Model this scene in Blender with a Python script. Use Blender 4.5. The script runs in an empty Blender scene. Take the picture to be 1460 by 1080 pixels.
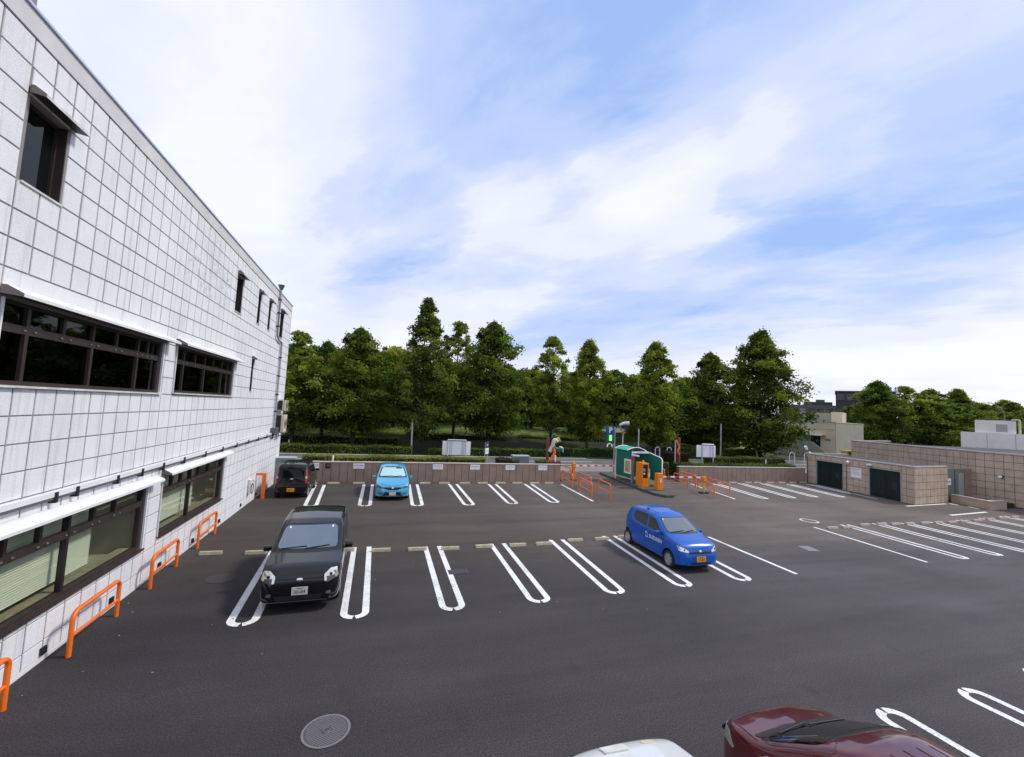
import bpy, bmesh, math, random
from math import pi, sin, cos, radians
from mathutils import Vector, Matrix, noise
from mathutils.bvhtree import BVHTree
import numpy as np

SC = bpy.context.scene
COL = SC.collection
# ------------------------------------------------------------------ camera
cam = bpy.data.objects.new('camera', bpy.data.cameras.new('camera'))
COL.objects.link(cam)
cam.data.sensor_width = 36.0
cam.data.lens = 14.993
cam.data.clip_start = 0.05
cam.data.clip_end = 5000
M = Matrix(((0.95556954, -0.06926466, -0.28651222, 0.0),
            (-0.2905793, -0.05811586, -0.9550844, 0.0),
            (0.04950269, 0.99590409, -0.07566062, 4.75),
            (0, 0, 0, 1)))
cam.matrix_world = M
SC.camera = cam

# ------------------------------------------------------------------ world
SUN_EL = radians(48)
SUN_DIR = Vector((0.97 * cos(SUN_EL), -0.12 * cos(SUN_EL), sin(SUN_EL))).normalized()   # towards the sun
world = bpy.data.worlds.new('World')
SC.world = world
world.use_nodes = True
nt = world.node_tree
nt.nodes.clear()


def N(tree, typ, **kw):
    n = tree.nodes.new(typ)
    for k, v in kw.items():
        if k == 'inp':
            for i, val in v.items():
                n.inputs[i].default_value = val
        else:
            setattr(n, k, v)
    return n


def math_node(tree, op, a, b=None, clamp=False):  # a, b: sockets or numbers
    n = tree.nodes.new('ShaderNodeMath')
    n.operation = op
    n.use_clamp = clamp
    for i, v in enumerate((a, b)):
        if v is None:
            continue
        if isinstance(v, (int, float)):
            n.inputs[i].default_value = v
        else:
            tree.links.new(v, n.inputs[i])
    return n.outputs[0]


def ramp(tree, fac, stops, interp='LINEAR'):
    r = tree.nodes.new('ShaderNodeValToRGB')
    r.color_ramp.interpolation = interp
    e = r.color_ramp.elements
    while len(e) > 1:
        e.remove(e[-1])
    e[0].position = stops[0][0]
    e[0].color = stops[0][1] if len(stops[0][1]) == 4 else (*stops[0][1], 1)
    for p, c in stops[1:]:
        q = e.new(p)
        q.color = c if len(c) == 4 else (*c, 1)
    tree.links.new(fac, r.inputs[0])
    return r.outputs[0]


def mixc(tree, fac, a, b, mode='MIX'):
    n = tree.nodes.new('ShaderNodeMix')
    n.data_type = 'RGBA'
    n.blend_type = mode
    for sock, v in ((n.inputs[0], fac), (n.inputs[6], a), (n.inputs[7], b)):
        if isinstance(v, (int, float)):
            sock.default_value = v
        elif isinstance(v, tuple):
            sock.default_value = v if len(v) == 4 else (*v, 1)
        else:
            tree.links.new(v, sock)
    return n.outputs[2]


def build_sky():
    L = nt.links.new
    out = N(nt, 'ShaderNodeOutputWorld')
    bg = N(nt, 'ShaderNodeBackground', inp={1: 0.1})
    L(bg.outputs[0], out.inputs[0])
    sky = N(nt, 'ShaderNodeTexSky', sky_type='NISHITA')
    sky.sun_disc = False
    sky.sun_elevation = SUN_EL
    sky.sun_rotation = math.atan2(SUN_DIR.x, SUN_DIR.y)
    sky.air_density = 1.2
    sky.dust_density = 0.6
    tc = N(nt, 'ShaderNodeTexCoord')
    sep = N(nt, 'ShaderNodeSeparateXYZ')
    L(tc.outputs['Generated'], sep.inputs[0])
    z = math_node(nt, 'MAXIMUM', sep.outputs[2], 0.0)
    zz = math_node(nt, 'ADD', z, 0.16)
    px = math_node(nt, 'DIVIDE', sep.outputs[0], zz)
    py = math_node(nt, 'DIVIDE', sep.outputs[1], zz)
    comb = N(nt, 'ShaderNodeCombineXYZ')
    L(px, comb.inputs[0])
    L(py, comb.inputs[1])
    # streaks that run from the horizon ahead up to the right
    mr = N(nt, 'ShaderNodeMapping')
    mr.inputs['Rotation'].default_value = (0, 0, radians(54))
    L(comb.outputs[0], mr.inputs[0])
    mp = N(nt, 'ShaderNodeMapping')
    mp.inputs['Scale'].default_value = (0.62, 1.05, 1)
    mp.inputs['Location'].default_value = (3.3, 1.15, 0)
    L(mr.outputs[0], mp.inputs[0])
    n1 = N(nt, 'ShaderNodeTexNoise', inp={'Scale': 0.95, 'Detail': 7.0, 'Roughness': 0.47, 'Distortion': 0.5})
    L(mp.outputs[0], n1.inputs['Vector'])
    n2 = N(nt, 'ShaderNodeTexNoise', inp={'Scale': 3.0, 'Detail': 9.0, 'Roughness': 0.62, 'Distortion': 0.3})
    L(mp.outputs[0], n2.inputs['Vector'])

    # the cloud banks get torn edges: the direction is pushed about by noise before each bank is laid
    wn = N(nt, 'ShaderNodeTexNoise', inp={'Scale': 1.6, 'Detail': 6.0, 'Roughness': 0.6})
    L(mp.outputs[0], wn.inputs['Vector'])
    wm = N(nt, 'ShaderNodeVectorMath', operation='MULTIPLY_ADD')
    L(wn.outputs['Color'], wm.inputs[0])
    wm.inputs[1].default_value = (0.55, 0.55, 0.45)
    wm.inputs[2].default_value = (-0.275, -0.275, -0.225)
    wa = N(nt, 'ShaderNodeVectorMath', operation='ADD')
    L(tc.outputs['Generated'], wa.inputs[0])
    L(wm.outputs[0], wa.inputs[1])
    wz = N(nt, 'ShaderNodeVectorMath', operation='NORMALIZE')
    L(wa.outputs[0], wz.inputs[0])
    warped = wz.outputs[0]

    def blob(d, size, amp):
        d = Vector(d).normalized()
        dp = N(nt, 'ShaderNodeVectorMath', operation='DOT_PRODUCT')
        L(warped, dp.inputs[0])
        dp.inputs[1].default_value = d
        m = N(nt, 'ShaderNodeMapRange', interpolation_type='SMOOTHSTEP')
        L(dp.outputs['Value'], m.inputs[0])
        m.inputs[1].default_value = cos(size)
        m.inputs[2].default_value = cos(size * 0.15)
        m.inputs[3].default_value = 0
        m.inputs[4].default_value = amp
        return m.outputs[0]
    dens = math_node(nt, 'ADD', math_node(nt, 'MULTIPLY', n1.outputs[0], 0.72), math_node(nt, 'MULTIPLY', n2.outputs[0], 0.28))
    for d, s, a in SKY_BLOBS:
        dens = math_node(nt, 'ADD', dens, blob(d, s * 1.15, a * 0.8))
    # a bank of even cloud low over the horizon
    hz = N(nt, 'ShaderNodeMapRange', interpolation_type='SMOOTHSTEP')
    L(z, hz.inputs[0])
    hz.inputs[1].default_value = 0.0
    hz.inputs[2].default_value = 0.30
    hz.inputs[3].default_value = 0.13
    hz.inputs[4].default_value = 0.0
    dens = math_node(nt, 'ADD', dens, hz.outputs[0])
    tone = ramp(nt, dens, [(0.30, (3.3, 4.9, 8.6)), (0.40, (4.9, 6.0, 9.0)), (0.49, (6.1, 6.75, 8.9)), (0.58, (7.3, 7.75, 9.0)), (0.72, (8.3, 8.6, 9.3))], 'EASE')
    clear = ramp(nt, dens, [(0.30, (0.14, 0.14, 0.14)), (0.55, (0.03, 0.03, 0.03))])
    L(mixc(nt, clear, tone, sky.outputs[0]), bg.inputs[0])


# direction, angular size, density added (negative: blue opening)
SKY_BLOBS = [((0.805, 0.44, 0.397), 0.26, -0.15), ((0.804, 0.349, 0.482), 0.24, -0.10), ((0.53, 0.56, 0.64), 0.26, -0.12), ((-0.006, 0.918, 0.397), 0.16, -0.10),
             ((0.276, 0.703, 0.655), 0.26, -0.10), ((0.715, 0.611, 0.341), 0.15, -0.11), ((-0.397, 0.781, 0.482), 0.42, 0.10), ((0.696, 0.515, 0.5), 0.12, 0.13),
             ((0.522, 0.715, 0.465), 0.16, 0.13), ((0.236, 0.894, 0.382), 0.17, 0.12), ((0.772, 0.403, 0.491), 0.10, 0.05), ((-0.272, 0.909, 0.316), 0.25, 0.10),
             ((0.854, 0.491, 0.172), 0.30, 0.08)]
build_sky()

sun = bpy.data.objects.new('sun', bpy.data.lights.new('sun', 'SUN'))
COL.objects.link(sun)
sun.data.energy = 2.2
sun.data.angle = radians(8)
sun.data.color = (1.0, 0.95, 0.88)
sun.rotation_euler = SUN_DIR.to_track_quat('Z', 'Y').to_euler()
SC.view_settings.view_transform = 'Standard'
SC.view_settings.look = 'None'
SC.view_settings.gamma = 1.0
SC.view_settings.exposure = 0.22
SC.view_settings.use_curve_mapping = False
SC.cycles.max_bounces = 8
SC.cycles.transparent_max_bounces = 12

# ------------------------------------------------------------------ materials
MATS = {}


def pmat(name, base, rough=0.6, metal=0.0, spec=0.5, coat=0.0, vary=0.0, vscale=2.0, bump=0.0, bscale=60.0,
         tint=None, emis=None, estr=0.0, detail=6.0, stretch=None, ior=1.5, coord='Object'):
    m = bpy.data.materials.new(name)
    m.use_nodes = True
    t = m.node_tree
    b = t.nodes['Principled BSDF']
    b.inputs['Base Color'].default_value = (*base, 1)
    b.inputs['Roughness'].default_value = rough
    b.inputs['Metallic'].default_value = metal
    b.inputs['Specular IOR Level'].default_value = spec
    b.inputs['Coat Weight'].default_value = coat
    b.inputs['Coat Roughness'].default_value = 0.06
    b.inputs['IOR'].default_value = ior
    if emis:
        b.inputs['Emission Color'].default_value = (*emis, 1)
        b.inputs['Emission Strength'].default_value = estr
    if vary or bump:
        if coord == 'World':
            g = t.nodes.new('ShaderNodeNewGeometry')
            vec = g.outputs['Position']
        else:
            g = t.nodes.new('ShaderNodeTexCoord')
            vec = g.outputs['Object']
        if stretch:
            mp = t.nodes.new('ShaderNodeMapping')
            mp.inputs['Scale'].default_value = stretch
            t.links.new(vec, mp.inputs[0])
            vec = mp.outputs[0]
    if vary:
        n = N(t, 'ShaderNodeTexNoise', inp={'Scale': vscale, 'Detail': detail, 'Roughness': 0.6})
        t.links.new(vec, n.inputs['Vector'])
        hi = tuple(min(1, c * (1 + vary)) for c in base)
        lo = tuple(c * (1 - vary) for c in (tint or base))
        c = ramp(t, n.outputs[0], [(0.3, lo), (0.7, hi)])
        t.links.new(c, b.inputs['Base Color'])
    if bump:
        n = N(t, 'ShaderNodeTexNoise', inp={'Scale': bscale, 'Detail': 3.0})
        t.links.new(vec, n.inputs['Vector'])
        bn = N(t, 'ShaderNodeBump', inp={'Strength': bump, 'Distance': 0.01})
        t.links.new(n.outputs[0], bn.inputs['Height'])
        t.links.new(bn.outputs[0], b.inputs['Normal'])
    MATS[name] = m
    return m


def stucco():
    m = pmat('stucco', (0.74, 0.70, 0.72), 0.85, spec=0.3)
    t = m.node_tree
    b = t.nodes['Principled BSDF']
    g = t.nodes.new('ShaderNodeNewGeometry')
    pos = g.outputs['Position']
    n = N(t, 'ShaderNodeTexNoise', inp={'Scale': 0.5, 'Detail': 8.0, 'Roughness': 0.65})
    t.links.new(pos, n.inputs['Vector'])
    c = ramp(t, n.outputs[0], [(0.3, (0.72, 0.72, 0.73)), (0.5, (0.79, 0.79, 0.80)), (0.72, (0.84, 0.84, 0.85))])
    # each panel a slightly different shade
    oi = t.nodes.new('ShaderNodeObjectInfo')
    r = N(t, 'ShaderNodeMapRange', inp={3: 0.96, 4: 1.03})
    t.links.new(oi.outputs['Random'], r.inputs[0])
    c = mixc(t, 1.0, c, r.outputs[0], 'MULTIPLY')
    # thin rain streaks
    mp = N(t, 'ShaderNodeMapping')
    mp.inputs['Scale'].default_value = (3, 7, 0.35)
    t.links.new(pos, mp.inputs[0])
    n3 = N(t, 'ShaderNodeTexNoise', inp={'Scale': 1.0, 'Detail': 6.0, 'Roughness': 0.7})
    t.links.new(mp.outputs[0], n3.inputs['Vector'])
    st = ramp(t, n3.outputs[0], [(0.52, (0, 0, 0)), (0.74, (0.55, 0.55, 0.55))])
    c = mixc(t, st, c, (0.44, 0.43, 0.42))
    # blotches left by lettering that was taken down
    sx = t.nodes.new('ShaderNodeSeparateXYZ')
    t.links.new(pos, sx.inputs[0])

    def band(sock, a, b_):
        up = N(t, 'ShaderNodeMapRange', interpolation_type='SMOOTHSTEP', inp={1: a - .25, 2: a + .1, 3: 0, 4: 1})
        dn = N(t, 'ShaderNodeMapRange', interpolation_type='SMOOTHSTEP', inp={1: b_ - .1, 2: b_ + .25, 3: 1, 4: 0})
        t.links.new(sock, up.inputs[0])
        t.links.new(sock, dn.inputs[0])
        return math_node(t, 'MULTIPLY', up.outputs[0], dn.outputs[0])
    area = math_node(t, 'MULTIPLY', band(sx.outputs[1], 13.7, 17.2), band(sx.outputs[2], 7.9, 9.1))
    n4 = N(t, 'ShaderNodeTexNoise', inp={'Scale': 5.0, 'Detail': 4.0})
    t.links.new(pos, n4.inputs['Vector'])
    g4 = ramp(t, n4.outputs[0], [(0.50, (0, 0, 0)), (0.66, (0.5, 0.5, 0.5))])
    c = mixc(t, math_node(t, 'MULTIPLY', area, g4), c, (0.40, 0.42, 0.38))
    # speckle of the sprayed coat
    n5 = N(t, 'ShaderNodeTexNoise', inp={'Scale': 55.0, 'Detail': 2.0})
    t.links.new(pos, n5.inputs['Vector'])
    sp = ramp(t, n5.outputs[0], [(0.35, (0.93, 0.93, 0.93)), (0.6, (1.02, 1.02, 1.02))])
    c = mixc(t, 1.0, c, sp, 'MULTIPLY')
    t.links.new(c, b.inputs['Base Color'])
    bn = N(t, 'ShaderNodeBump', inp={'Strength': 0.6, 'Distance': 0.01})
    t.links.new(n5.outputs[0], bn.inputs['Height'])
    t.links.new(bn.outputs[0], b.inputs['Normal'])


def asphalt():
    m = pmat('asphalt', (0.06, 0.058, 0.06), 0.9, spec=0.25)
    t = m.node_tree
    b = t.nodes['Principled BSDF']
    g = t.nodes.new('ShaderNodeNewGeometry')
    pos = g.outputs['Position']
    n = N(t, 'ShaderNodeTexNoise', inp={'Scale': 0.16, 'Detail': 6.0, 'Roughness': 0.6, 'Distortion': 0.3})
    t.links.new(pos, n.inputs['Vector'])
    c = ramp(t, n.outputs[0], [(0.32, (0.044, 0.040, 0.041)), (0.5, (0.054, 0.049, 0.050)), (0.7, (0.066, 0.060, 0.062))])
    # older, browner surface in the middle aisle, with tyre-polished bands
    sx = t.nodes.new('ShaderNodeSeparateXYZ')
    t.links.new(pos, sx.inputs[0])
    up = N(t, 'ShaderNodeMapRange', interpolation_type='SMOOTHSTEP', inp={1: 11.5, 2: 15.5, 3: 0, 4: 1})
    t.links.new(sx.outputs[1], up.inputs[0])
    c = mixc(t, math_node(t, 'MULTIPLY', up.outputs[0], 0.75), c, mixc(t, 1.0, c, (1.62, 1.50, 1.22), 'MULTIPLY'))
    rt = N(t, 'ShaderNodeMapRange', interpolation_type='SMOOTHSTEP', inp={1: -4.0, 2: 22.0, 3: 0.8, 4: 1.65})  # darker towards the building: its shade is put into the asphalt colour
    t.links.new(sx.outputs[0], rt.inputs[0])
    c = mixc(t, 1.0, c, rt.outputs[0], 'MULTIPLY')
    mp = N(t, 'ShaderNodeMapping')
    mp.inputs['Scale'].default_value = (0.12, 0.9, 1)
    t.links.new(pos, mp.inputs[0])
    n2 = N(t, 'ShaderNodeTexNoise', inp={'Scale': 0.9, 'Detail': 5.0, 'Roughness': 0.62})
    t.links.new(mp.outputs[0], n2.inputs['Vector'])
    s = ramp(t, n2.outputs[0], [(0.3, (0.80, 0.80, 0.80)), (0.7, (1.18, 1.18, 1.18))])
    c = mixc(t, 1.0, c, s, 'MULTIPLY')
    # oil drips and dark patches
    n3 = N(t, 'ShaderNodeTexNoise', inp={'Scale': 1.1, 'Detail': 3.0, 'Roughness': 0.5})
    t.links.new(pos, n3.inputs['Vector'])
    o = ramp(t, n3.outputs[0], [(0.27, (0.86, 0.86, 0.86)), (0.36, (1, 1, 1))])
    c = mixc(t, 1.0, c, o, 'MULTIPLY')
    # aggregate
    v = N(t, 'ShaderNodeTexNoise', inp={'Scale': 38.0, 'Detail': 3.0, 'Roughness': 0.7})
    t.links.new(pos, v.inputs['Vector'])
    a = ramp(t, v.outputs[0], [(0.3, (0.58, 0.58, 0.58)), (0.52, (1.0, 1.0, 1.0)), (0.75, (1.9, 1.86, 1.84))])
    c = mixc(t, 1.0, c, a, 'MULTIPLY')
    t.links.new(c, b.inputs['Base Color'])
    bn = N(t, 'ShaderNodeBump', inp={'Strength': 0.5, 'Distance': 0.01})
    t.links.new(v.outputs[0], bn.inputs['Height'])
    t.links.new(bn.outputs[0], b.inputs['Normal'])


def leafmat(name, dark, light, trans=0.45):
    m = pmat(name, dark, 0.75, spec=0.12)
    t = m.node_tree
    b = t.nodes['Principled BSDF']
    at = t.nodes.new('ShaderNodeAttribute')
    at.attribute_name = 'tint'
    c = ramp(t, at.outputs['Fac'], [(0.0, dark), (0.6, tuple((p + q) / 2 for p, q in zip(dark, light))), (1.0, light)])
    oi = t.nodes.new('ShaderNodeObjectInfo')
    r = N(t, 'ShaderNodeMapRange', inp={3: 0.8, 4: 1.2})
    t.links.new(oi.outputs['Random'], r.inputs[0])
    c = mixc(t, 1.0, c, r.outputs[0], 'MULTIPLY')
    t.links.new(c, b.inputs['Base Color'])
    tr = t.nodes.new('ShaderNodeBsdfTranslucent')
    t.links.new(c, tr.inputs[0])
    mx = N(t, 'ShaderNodeMixShader', inp={0: trans})
    t.links.new(b.outputs[0], mx.inputs[1])
    t.links.new(tr.outputs[0], mx.inputs[2])
    t.links.new(mx.outputs[0], t.nodes['Material Output'].inputs[0])


def glassmat(name, tintc, opac, rough=0.02, refl=1.0):
    """Thin window glass: a Fresnel mirror over tinted see-through."""
    m = pmat(name, tintc, rough)
    t = m.node_tree
    for n in list(t.nodes):
        if n.type == 'BSDF_PRINCIPLED':
            t.nodes.remove(n)
    tr = N(t, 'ShaderNodeBsdfTransparent', inp={0: (*tintc, 1)})
    gl = N(t, 'ShaderNodeBsdfGlossy', inp={0: (refl, refl, refl, 1), 1: rough})
    fr = N(t, 'ShaderNodeLayerWeight', inp={0: 0.5})
    p5 = math_node(t, 'POWER', fr.outputs['Facing'], 5.0)
    mx = t.nodes.new('ShaderNodeMixShader')
    t.links.new(math_node(t, 'MULTIPLY_ADD', p5, 0.55), mx.inputs[0])
    mx.inputs[0].links[0].from_node.inputs[2].default_value = 0.03
    t.links.new(tr.outputs[0], mx.inputs[1])
    t.links.new(gl.outputs[0], mx.inputs[2])
    t.links.new(mx.outputs[0], t.nodes['Material Output'].inputs[0])


stucco()
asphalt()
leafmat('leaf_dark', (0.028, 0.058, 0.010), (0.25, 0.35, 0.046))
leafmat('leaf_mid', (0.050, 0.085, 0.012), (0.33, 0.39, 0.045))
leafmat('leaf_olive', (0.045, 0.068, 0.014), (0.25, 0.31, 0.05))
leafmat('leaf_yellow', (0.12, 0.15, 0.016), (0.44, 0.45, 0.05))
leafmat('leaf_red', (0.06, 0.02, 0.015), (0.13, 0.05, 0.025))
glassmat('window_glass', (0.90, 0.92, 0.89), 0.2)
glassmat('dark_window_glass', (0.35, 0.38, 0.38), 0.2)
pmat('joint', (0.27, 0.245, 0.235), 0.9)
pmat('parapet', (0.62, 0.61, 0.60), 0.8, vary=0.10, vscale=1.2, bump=0.4, bscale=90)
pmat('coping', (0.62, 0.66, 0.78), 0.35, metal=0.6)
pmat('bronze', (0.060, 0.045, 0.040), 0.4, metal=0.35, vary=0.2, vscale=3)
pmat('bronze_dark', (0.030, 0.024, 0.022), 0.45, metal=0.2)
pmat('white_metal', (0.80, 0.80, 0.79), 0.45, vary=0.06, vscale=2)
pmat('weathered_white', (0.62, 0.61, 0.57), 0.7, vary=0.25, vscale=3.5)
pmat('grey_side', (0.17, 0.15, 0.14), 0.7)
pmat('room_dark', (0.012, 0.013, 0.012), 0.9)
pmat('room_olive', (0.40, 0.385, 0.28), 0.9)
pmat('blind', (0.70, 0.71, 0.56), 0.6, vary=0.08, vscale=0.9)
pmat('sill_stone', (0.36, 0.33, 0.22), 0.7, vary=0.2, vscale=6)
pmat('pipe_grey', (0.10, 0.10, 0.11), 0.5)
pmat('black', (0.012, 0.012, 0.013), 0.6)
pmat('rubber', (0.02, 0.02, 0.02), 0.85)
pmat('orange', (0.90, 0.165, 0.012), 0.42, vary=0.16, vscale=5)
pmat('orange_pale', (0.80, 0.20, 0.04), 0.45, vary=0.2, vscale=5)
pmat('amber', (0.88, 0.25, 0.008), 0.4, vary=0.10, vscale=5)
pmat('paint_white', (0.80, 0.80, 0.77), 0.75, vary=0.10, vscale=7, bump=0.3, bscale=80, coord='World')
pmat('stop_yellow', (0.43, 0.395, 0.28), 0.85, vary=0.25, vscale=9, bump=0.5, bscale=50, coord='World')
pmat('stop_pink', (0.44, 0.36, 0.30), 0.85, vary=0.2, vscale=9, coord='World')
pmat('brown_panel', (0.32, 0.222, 0.172), 0.8, vary=0.14, vscale=1.3, tint=(0.29, 0.212, 0.172), bump=0.5, bscale=60, coord='World')
pmat('brown_joint', (0.115, 0.08, 0.064), 0.9)
pmat('brown_cap', (0.52, 0.45, 0.40), 0.8, vary=0.15, vscale=3)
pmat('tan_tile', (0.52, 0.395, 0.295), 0.8, vary=0.16, vscale=1.6, bump=0.5, bscale=60, coord='World')
pmat('tan_cap', (0.48, 0.42, 0.38), 0.7, vary=0.1, vscale=2)
pmat('roof_dark', (0.02, 0.028, 0.026), 0.7)
pmat('shutter_green', (0.004, 0.018, 0.017), 0.4, vary=0.3, vscale=4)
pmat('door_green', (0.17, 0.20, 0.17), 0.55)
pmat('frame_grey', (0.38, 0.37, 0.35), 0.5)
pmat('concrete', (0.30, 0.29, 0.26), 0.9, vary=0.2, vscale=2, coord='World')
pmat('kerb_dark', (0.085, 0.078, 0.07), 0.9, vary=0.3, vscale=5, coord='World')
pmat('road_grey', (0.13, 0.125, 0.12), 0.9, vary=0.18, vscale=0.6, coord='World')
pmat('pavement', (0.24, 0.22, 0.20), 0.9, vary=0.15, vscale=1.3, coord='World')
pmat('grass', (0.12, 0.18, 0.022), 0.95, vary=0.3, vscale=1.4, tint=(0.07, 0.12, 0.018), bump=1.0, bscale=14, coord='World')
pmat('soil', (0.03, 0.028, 0.02), 0.95, vary=0.4, vscale=0.8, coord='World')
pmat('bark', (0.045, 0.036, 0.028), 0.9, vary=0.35, vscale=3, bump=0.8, bscale=12)
pmat('hedge_core', (0.008, 0.013, 0.005), 0.95)
pmat('steel', (0.38, 0.40, 0.43), 0.35, metal=0.7)
pmat('steel_pale', (0.58, 0.58, 0.60), 0.4, metal=0.3)
pmat('sign_white', (0.88, 0.89, 0.91), 0.5)
pmat('board_blue', (0.62, 0.68, 0.80), 0.5)
pmat('sign_red', (0.42, 0.03, 0.04), 0.6)
pmat('sign_grey_ink', (0.33, 0.34, 0.38), 0.6)
pmat('sign_pink', (0.62, 0.25, 0.2), 0.6)
pmat('sign_blue', (0.02, 0.05, 0.28), 0.5)
pmat('sign_navy', (0.03, 0.05, 0.12), 0.5)
pmat('sign_green_lit', (0.10, 0.65, 0.20), 0.5, emis=(0.25, 1.0, 0.35), estr=0.9)
pmat('sign_green', (0.01, 0.10, 0.03), 0.5)
pmat('canopy_green', (0.0, 0.155, 0.105), 0.5, vary=0.12, vscale=1.5)
pmat('canopy_roof', (0.02, 0.42, 0.27), 0.45)
pmat('red', (0.62, 0.02, 0.025), 0.5)
pmat('sculpture_rust', (0.20, 0.05, 0.028), 0.6)
pmat('sculpture_cream', (0.62, 0.55, 0.42), 0.6)
pmat('sculpture_green', (0.02, 0.13, 0.10), 0.6)
pmat('sculpture_blue', (0.20, 0.22, 0.35), 0.6)
pmat('sculpture_yellow', (0.55, 0.45, 0.10), 0.6)
pmat('cabinet_grey', (0.22, 0.26, 0.26), 0.5, vary=0.08, vscale=2)
pmat('cabinet_top', (0.48, 0.52, 0.54), 0.4)
pmat('cream', (0.60, 0.52, 0.36), 0.85, vary=0.1, vscale=0.5)
pmat('ramp_grey', (0.30, 0.29, 0.22), 0.85, vary=0.1, vscale=0.5)
pmat('far_dark', (0.035, 0.034, 0.042), 0.6)
pmat('far_mid', (0.085, 0.08, 0.09), 0.6)
pmat('far_glass', (0.20, 0.22, 0.27), 0.3)
pmat('far_blue', (0.05, 0.16, 0.7), 0.5)
pmat('white_wall', (0.78, 0.77, 0.70), 0.8, vary=0.08, vscale=0.8)
pmat('warm_orange', (0.45, 0.19, 0.03), 0.7)
pmat('apartment', (0.48, 0.46, 0.42), 0.8)
pmat('hill_blue', (0.08, 0.13, 0.14), 1.0, vary=0.3, vscale=0.02, coord='World')
pmat('seam_tar', (0.028, 0.026, 0.026), 0.8)
pmat('dry_leaf', (0.24, 0.19, 0.10), 0.8)
pmat('iron_cover', (0.085, 0.078, 0.085), 0.55, metal=0.3, vary=0.2, vscale=20)
pmat('iron_rim', (0.17, 0.155, 0.17), 0.6)
pmat('cover_worn', (0.045, 0.04, 0.038), 0.8)
pmat('patch_light', (0.20, 0.20, 0.215), 0.8)
# cars
pmat('paint_black', (0.004, 0.004, 0.006), 0.35, metal=0.0, spec=0.1, coat=1.0)
pmat('paint_black_kei', (0.004, 0.004, 0.005), 0.35, spec=0.1, coat=1.0)
pmat('paint_lightblue', (0.07, 0.42, 0.64), 0.30, metal=0.35, coat=1.0)
pmat('paint_blue', (0.0, 0.095, 0.46), 0.5, spec=0.1, metal=0.0, coat=1.0)
pmat('paint_maroon', (0.105, 0.006, 0.012), 0.30, metal=0.3, spec=0.3, coat=1.0)
pmat('paint_white_car', (0.72, 0.73, 0.72), 0.35, coat=1.0)
pmat('car_glass', (0.005, 0.007, 0.007), 0.03, spec=0.3, coat=0.0, ior=1.5)
pmat('windshield_glass', (0.022, 0.040, 0.034), 0.03, spec=1.0, coat=1.0, ior=2.1, vary=0.5, vscale=1.6)  # mottled base colour stands in for trees reflected in the glass
pmat('sunshade_glass', (0.42, 0.66, 0.66), 0.12, coat=1.0)
pmat('trim_black', (0.010, 0.010, 0.011), 0.5)
pmat('chrome', (0.75, 0.76, 0.78), 0.12, metal=1.0)
pmat('lamp_clear', (0.80, 0.80, 0.72), 0.16, metal=0.75, coat=1.0)
pmat('lamp_red', (0.35, 0.02, 0.03), 0.15, coat=1.0)
pmat('lamp_pink', (0.55, 0.35, 0.36), 0.15, coat=1.0)
pmat('wheel_silver', (0.50, 0.50, 0.52), 0.35, metal=0.6)
pmat('plate_white', (0.62, 0.61, 0.55), 0.5)
pmat('plate_yellow', (0.80, 0.36, 0.01), 0.5)
pmat('plate_green_ink', (0.02, 0.07, 0.03), 0.6)
pmat('ink_black', (0.02, 0.02, 0.02), 0.6)
pmat('decal_white', (0.78, 0.80, 0.86), 0.5)


def worn_paint():
    t = MATS['paint_white'].node_tree
    b = t.nodes['Principled BSDF']
    src = b.inputs['Base Color'].links[0].from_socket
    g = t.nodes.new('ShaderNodeNewGeometry')
    n = N(t, 'ShaderNodeTexNoise', inp={'Scale': 26.0, 'Detail': 6.0, 'Roughness': 0.75})
    t.links.new(g.outputs['Position'], n.inputs['Vector'])
    n2 = N(t, 'ShaderNodeTexNoise', inp={'Scale': 0.9, 'Detail': 3.0})
    t.links.new(g.outputs['Position'], n2.inputs['Vector'])
    a = math_node(t, 'ADD', n.outputs[0], math_node(t, 'MULTIPLY', n2.outputs[0], 0.5))
    w = ramp(t, a, [(0.60, (0.9, 0.9, 0.9)), (0.66, (0.3, 0.3, 0.3)), (0.76, (0, 0, 0))])
    t.links.new(mixc(t, w, src, (0.16, 0.15, 0.145)), b.inputs['Base Color'])


worn_paint()


MATS['paint_blue'].node_tree.nodes['Principled BSDF'].inputs['Coat Roughness'].default_value = 0.22


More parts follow.
